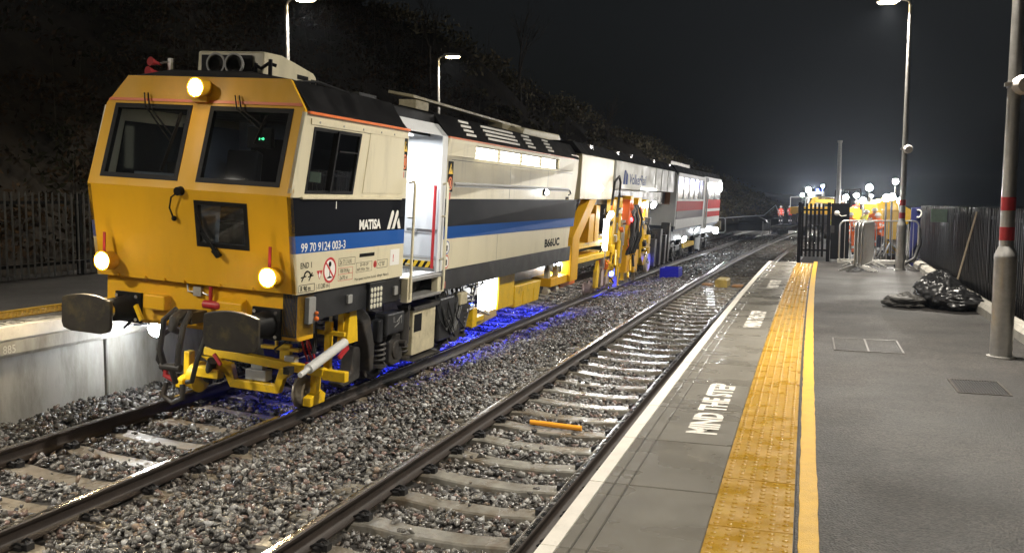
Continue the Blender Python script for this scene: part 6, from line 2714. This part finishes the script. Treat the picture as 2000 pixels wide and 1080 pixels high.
    mb.prism([(hd.x - 0.08, hd.y + 0.1), (hd.x + 0.08, hd.y + 0.1), (hd.x + 0.05, hd.y + 0.18), (hd.x - 0.05, hd.y + 0.18)], 2, hd.z + 0.02, hd.z + 0.03)
    mb.build("helmet", helmet or M_helw, t, smooth=True)
    return t


person("worker in red jacket and dark trousers standing left on the distant track", 92, -5.55, -0.62, R_(150), M_hir, M_trous, 0)
person("worker in red jacket bending slightly, middle of the group on the distant track", 93, -4.75, -0.62, R_(200), M_hir, M_trous, 1)
person("worker in lighter red suit at the right of the group on the distant track", 95, -4.2, -0.62, R_(100), M_hir, M_hir, 0)
person("worker in full orange suit behind the crowd barrier, reaching forward", 40, 2.2, -0.62, R_(185), M_hiv, M_hiv, 1)
person("worker in orange jacket with white helmet standing close to the lamp post", 42, 3.15, -0.45, R_(160), M_hiv, M_hiv, 0)
person("worker in orange suit bending beside the yellow cabinet", 39, 3.35, -0.62, R_(230), M_hiv, M_trous, 1)
person("worker in yellow jacket just right of the black gate", 44, 1.62, -0.6, R_(170), M_hiy, M_hiy, 0)
person("worker in red jacket standing by the digger, furthest behind the gate", 52, 1.75, -0.1, R_(180), M_hir, M_hir, 0)
person("worker in pale red jacket standing under the digger arm", 51, 2.45, -0.1, R_(150), M_hir, M_hir, 2)

# ================================================================== machines and floodlights at the work site
M_exc = mat("digger_yellow", (0.75, 0.45, 0.02), 0.45, var=0.1)


def excavator(s, off, z0, turn, label):
    t = tag(empty("excavator", FM(s, off, z0, 0, turn) @ Matrix.Scale(0.78, 4)), label, "excavator")
    for x in (-1.0, 1.0):
        mb = MB()
        mb.prism([(-1.6, 0.25), (-1.35, 0.0), (1.35, 0.0), (1.6, 0.25), (1.6, 0.5), (1.35, 0.75), (-1.35, 0.75), (-1.6, 0.5)], 0, x - 0.25, x + 0.25)
        mb.build("crawler_track", M_black, t, bevel=0.04)
    mb = MB()
    mb.prism([(-1.9, 0.9), (1.2, 0.9), (1.3, 1.3), (0.3, 1.5), (0.3, 1.9), (-1.9, 1.9), (-2.1, 1.4)], 0, -1.2, 1.2)
    mb.build("upper_body", M_exc, t, bevel=0.06)
    mb = MB()
    mb.prism([(0.3, 1.3), (1.35, 1.3), (1.3, 2.0), (1.0, 2.75), (0.2, 2.75)], 0, -1.15, -0.25)
    cb = mb.build("cab", M_exc, t, bevel=0.05)
    for q in (-1.16, -0.24):
        mb = MB()
        mb.prism([(0.4, 1.9), (1.2, 1.9), (0.95, 2.6), (0.35, 2.6)], 0, q - 0.01, q + 0.01)
        mb.build("cab_window", G_rear, cb)
    mb = MB()
    mb.prism([(0.9, 1.5), (1.2, 1.35), (2.4, 2.55), (4.0, 2.75), (4.0, 3.0), (2.2, 2.95)], 0, -0.05, 0.3)
    mb.build("boom", M_exc, t, bevel=0.02)
    mb = MB()
    mb.prism([(3.7, 3.1), (4.1, 3.15), (4.9, 1.6), (4.65, 1.55)], 0, 0.0, 0.25)
    mb.build("dipper", M_exc, t, bevel=0.02)
    mb = MB()
    mb.prism([(4.5, 1.9), (5.2, 1.9), (5.3, 1.3), (4.8, 0.9), (4.2, 1.2), (4.5, 1.4)], 0, -0.3, 0.55)
    mb.build("bucket", M_bogie, t)
    mb = MB()
    mb.cyl((0.12, 1.3, 1.45), (0.12, 2.5, 2.4), 0.08)
    mb.cyl((0.12, 2.5, 3.05), (0.12, 3.8, 3.2), 0.07)
    mb.build("boom_ram", M_chrome, t)
    return t


excavator(57, 3.1, -0.6, R_(255), "yellow digger with raised arm standing behind the workers")


def rail_wagon(s, off, z0, label):
    t = tag(empty("works_wagon", FM(s, off, z0)), label, "works wagon")
    mb = MB()
    mb.box(-1.3, 1.3, -3.5, 3.5, 1.55, 2.0)
    mb.build("deck", M_exc, t, bevel=0.03)
    mb = MB()
    mb.box(-1.2, 1.2, -3.4, 3.4, 0.9, 1.5)
    mb.build("chassis", M_dark, t)
    mb = MB()
    mb.box(-0.3, 0.6, -2.8, -1.4, 2.0, 2.95)
    cb = mb.build("cabin", M_rwhite, t, bevel=0.03)
    mb = MB()
    mb.box(-0.2, 0.5, -2.82, -2.8, 2.3, 2.8)
    mb.build("cabin_window", G_rear, cb)
    mb = MB()
    for x in (-1.3, -0.4, 0.7, 1.3):
        mb.cyl((x, -3.4, 2.0), (x, -3.4, 2.6), 0.03)
    mb.cyl((-1.3, -3.4, 2.6), (1.3, -3.4, 2.6), 0.03)
    mb.build("hand_rail", M_rwhite, t)
    for x in (-1, 1):
        for y in (-2.3, 2.3):
            mb = MB()
            mb.cyl((x * 0.7, y, 0.45), (x * 0.85, y, 0.45), 0.45, n=20)
            mb.build("wheel", M_bogie, t)
    return t


wg = rail_wagon(62, -0.15, -0.75, "yellow decked works wagon with white cabin seen over the black gate")
mb = MB()
mb.lathe((0.2, -2.0, 2.96), (0, 0, 1), [(0, 0.09), (0.14, 0.08), (0.16, 0.04)], 14)
mb.build("blue_beacon", E_blue, wg)
lamp("beacon_light", 'POINT', (0.2, -2.3, 3.1), 160, (0.05, 0.12, 1.0), 0.1, None, wg)

E_flood = emit("floodlight_glow", (1.0, 0.97, 0.9), 420)


def floodlight(label, u, v, s, power, r=0.16, ground=-0.6, col=(1, 0.96, 0.88), light=True, spill=0.3):
    """mast with a lamp whose head stands in the direction seen in the photograph at distance s along the line"""
    d = F_ * FPX + R2 * (u - 1000) - U2 * (v - 540)
    a = s * K
    tdir = Vector((math.sin(a), math.cos(a), 0))
    p_ = W(s, 0)
    k = p_.dot(tdir) / d.dot(tdir)
    q = Vector((0, 0, CAM_H)) + d * k
    t = tag(empty("floodlight", loc=(q.x, q.y, ground)), label, "floodlight", "work site floodlights")
    h = q.z - ground
    mb = MB()
    mb.cyl((0, 0, 0), (0, 0, h - 0.05), 0.035, n=8)
    for b_ in range(3):
        an = b_ * 2.094
        mb.bar((0, 0, 0.5), (0.5 * math.cos(an), 0.5 * math.sin(an), 0.0), 0.03, 0.03)
    mb.build("stand", M_galv, t)
    mb = MB()
    r *= 0.65
    mb.lathe((0, 0.12, h), (0, -1, 0), [(0, r * 0.5), (0.1, r * 1.05), (0.16, r * 1.1), (0.16, r * 0.97), (0.13, r * 0.95)], 18)
    hb = mb.build("lamp_case", M_black, t, smooth=True)
    mb = MB()
    mb.lathe((0, -0.01, h), (0, -1, 0), [(0, r * 0.95), (0.02, r * 0.9), (0.05, r * 0.5)], 18)
    mb.build("lens", E_flood, hb)
    if light:
        lamp("floodlight_light", 'SPOT', (0, -0.06, h), power * 0.18, col, r, (R_(75), 0, R_(180 + 10)), t, spot=165, blend=0.6)
        lamp("floodlight_spill", 'POINT', (0, 0.15, h + 0.1), power * spill, col, r, None, t)
    return t


floodlight("floodlight on a stand, leftmost of the cluster over the black gate", 1567, 381, 82, 900, 0.22, spill=3.2)
floodlight("tall floodlight above the left end of the yellow wagon", 1579, 371, 84, 1000, 0.34, spill=3.2)
floodlight("floodlight beside the white cabin of the wagon", 1586, 383, 59, 500, 0.18)
floodlight("small floodlight left of the blue beacon", 1607, 364, 60, 300, 0.13)
floodlight("big floodlight just right of the digger arm", 1698, 367, 54, 1400, 0.28, spill=0.7)
floodlight("low floodlight in front of the digger body", 1673, 382, 50, 500, 0.2, spill=0.7)
floodlight("high floodlight closest to the lamp post with red bands", 1749, 355, 50, 900, 0.22)
floodlight("bright twin floodlight, left one above the orange workers", 1731, 387, 36, 500, 0.2, ground=-0.4, spill=0.35)
floodlight("bright twin floodlight, right one above the orange workers", 1742, 385, 36, 500, 0.2, ground=-0.4, spill=0.35)
floodlight("tiny floodlight under the big one by the digger", 1702, 383, 55, 200, 0.12)
floodlight("floodlight low beside the mast behind the black gate", 1652, 386, 47, 500, 0.2, spill=0.5)
floodlight("floodlight between the orange workers and the digger", 1686, 392, 45, 500, 0.22, spill=0.6)
floodlight("floodlight close to the yellow generator cabinet", 1757, 392, 44, 500, 0.2, spill=0.6)
dm = tag(empty("dumper", FM(49, 2.9, -0.6, 0, R_(70))), "squat yellow dumper with raised skip between the workers and the digger", "dumper")
mb = MB()
mb.prism([(-1.5, 0.6), (0.6, 0.6), (0.7, 1.2), (-0.4, 1.35), (-0.5, 1.9), (-1.4, 1.9), (-1.6, 1.2)], 0, -0.75, 0.75)
mb.build("body", M_exc, dm, bevel=0.04)
mb = MB()
mb.prism([(0.3, 1.25), (1.7, 1.0), (2.1, 1.7), (0.9, 2.35), (0.2, 2.1)], 0, -0.85, 0.85)
mb.build("skip", M_exc, dm, bevel=0.03)
for x in (-0.75, 0.75):
    mb = MB()
    mb.tube([(x, -1.35, 1.8), (x, -1.3, 2.75), (x, -0.6, 2.8), (x, -0.55, 1.8)], 0.04, 8)
    mb.build("roll_bar", M_black, dm, smooth=True)
    for y in (-1.0, 1.1):
        mb = MB()
        mb.lathe((x, y, 0.5), (1 if x > 0 else -1, 0, 0), [(0, 0.5), (0.28, 0.5), (0.32, 0.4), (0.2, 0.25), (0.22, 0.1)], 18)
        mb.build("wheel", M_hose, dm, smooth=True)
person("worker in orange suit standing square between the gate and the mast", 38, 1.9, -0.62, R_(175), M_hiv, M_hiv, 2)
person("worker in yellow jacket bending by the dumper wheel", 44, 2.75, -0.55, R_(140), M_hiy, M_hiv, 1)
# warm yellow cabinet, mast
mb = MB()
mb.box(-0.3, 0.3, -0.25, 0.25, 0, 1.75)
mb.box(-0.34, 0.34, -0.29, 0.29, 1.75, 1.8)
cbn = mb.build("generator_cabinet", M_exc, bevel=0.02)
cbn.matrix_basis = FM(41, 3.75, -0.55)
tag(cbn, "tall yellow generator cabinet right of the orange workers", "cabinet")
ms_ = tag(empty("mast", FM(45, 1.62, -0.7)), "plain grey steel mast rising behind the black gate", "mast")
mb = MB()
mb.lathe((0, 0, 0), (0, 0, 1), [(0, 0.12), (2.9, 0.11), (2.92, 0.10), (5.0, 0.085), (5.02, 0.11), (5.12, 0.11)], 14)
mb.build("shaft", M_galv, ms_, smooth=True)

# ================================================================== damp night air
mb = MB()
mb.box(-430, 430, -80, 920, -3.0, 26)
hz_m = bpy.data.materials.new("damp_air")
hz_m.use_nodes = True
hn = hz_m.node_tree.nodes
hn.remove(hn["Principled BSDF"])
pv = hn.new("ShaderNodeVolumePrincipled")
pv.inputs['Color'].default_value = (0.72, 0.82, 1.0, 1)
pv.inputs['Density'].default_value = 0.00042
pv.inputs['Anisotropy'].default_value = 0.86
hz_m.node_tree.links.new(pv.outputs[0], hn["Material Output"].inputs['Volume'])
hzo = struct(mb.build("haze", hz_m), 'stuff')
tag(hzo, "thin damp night air hanging over the whole station", "haze")
cy.volume_bounces = 0
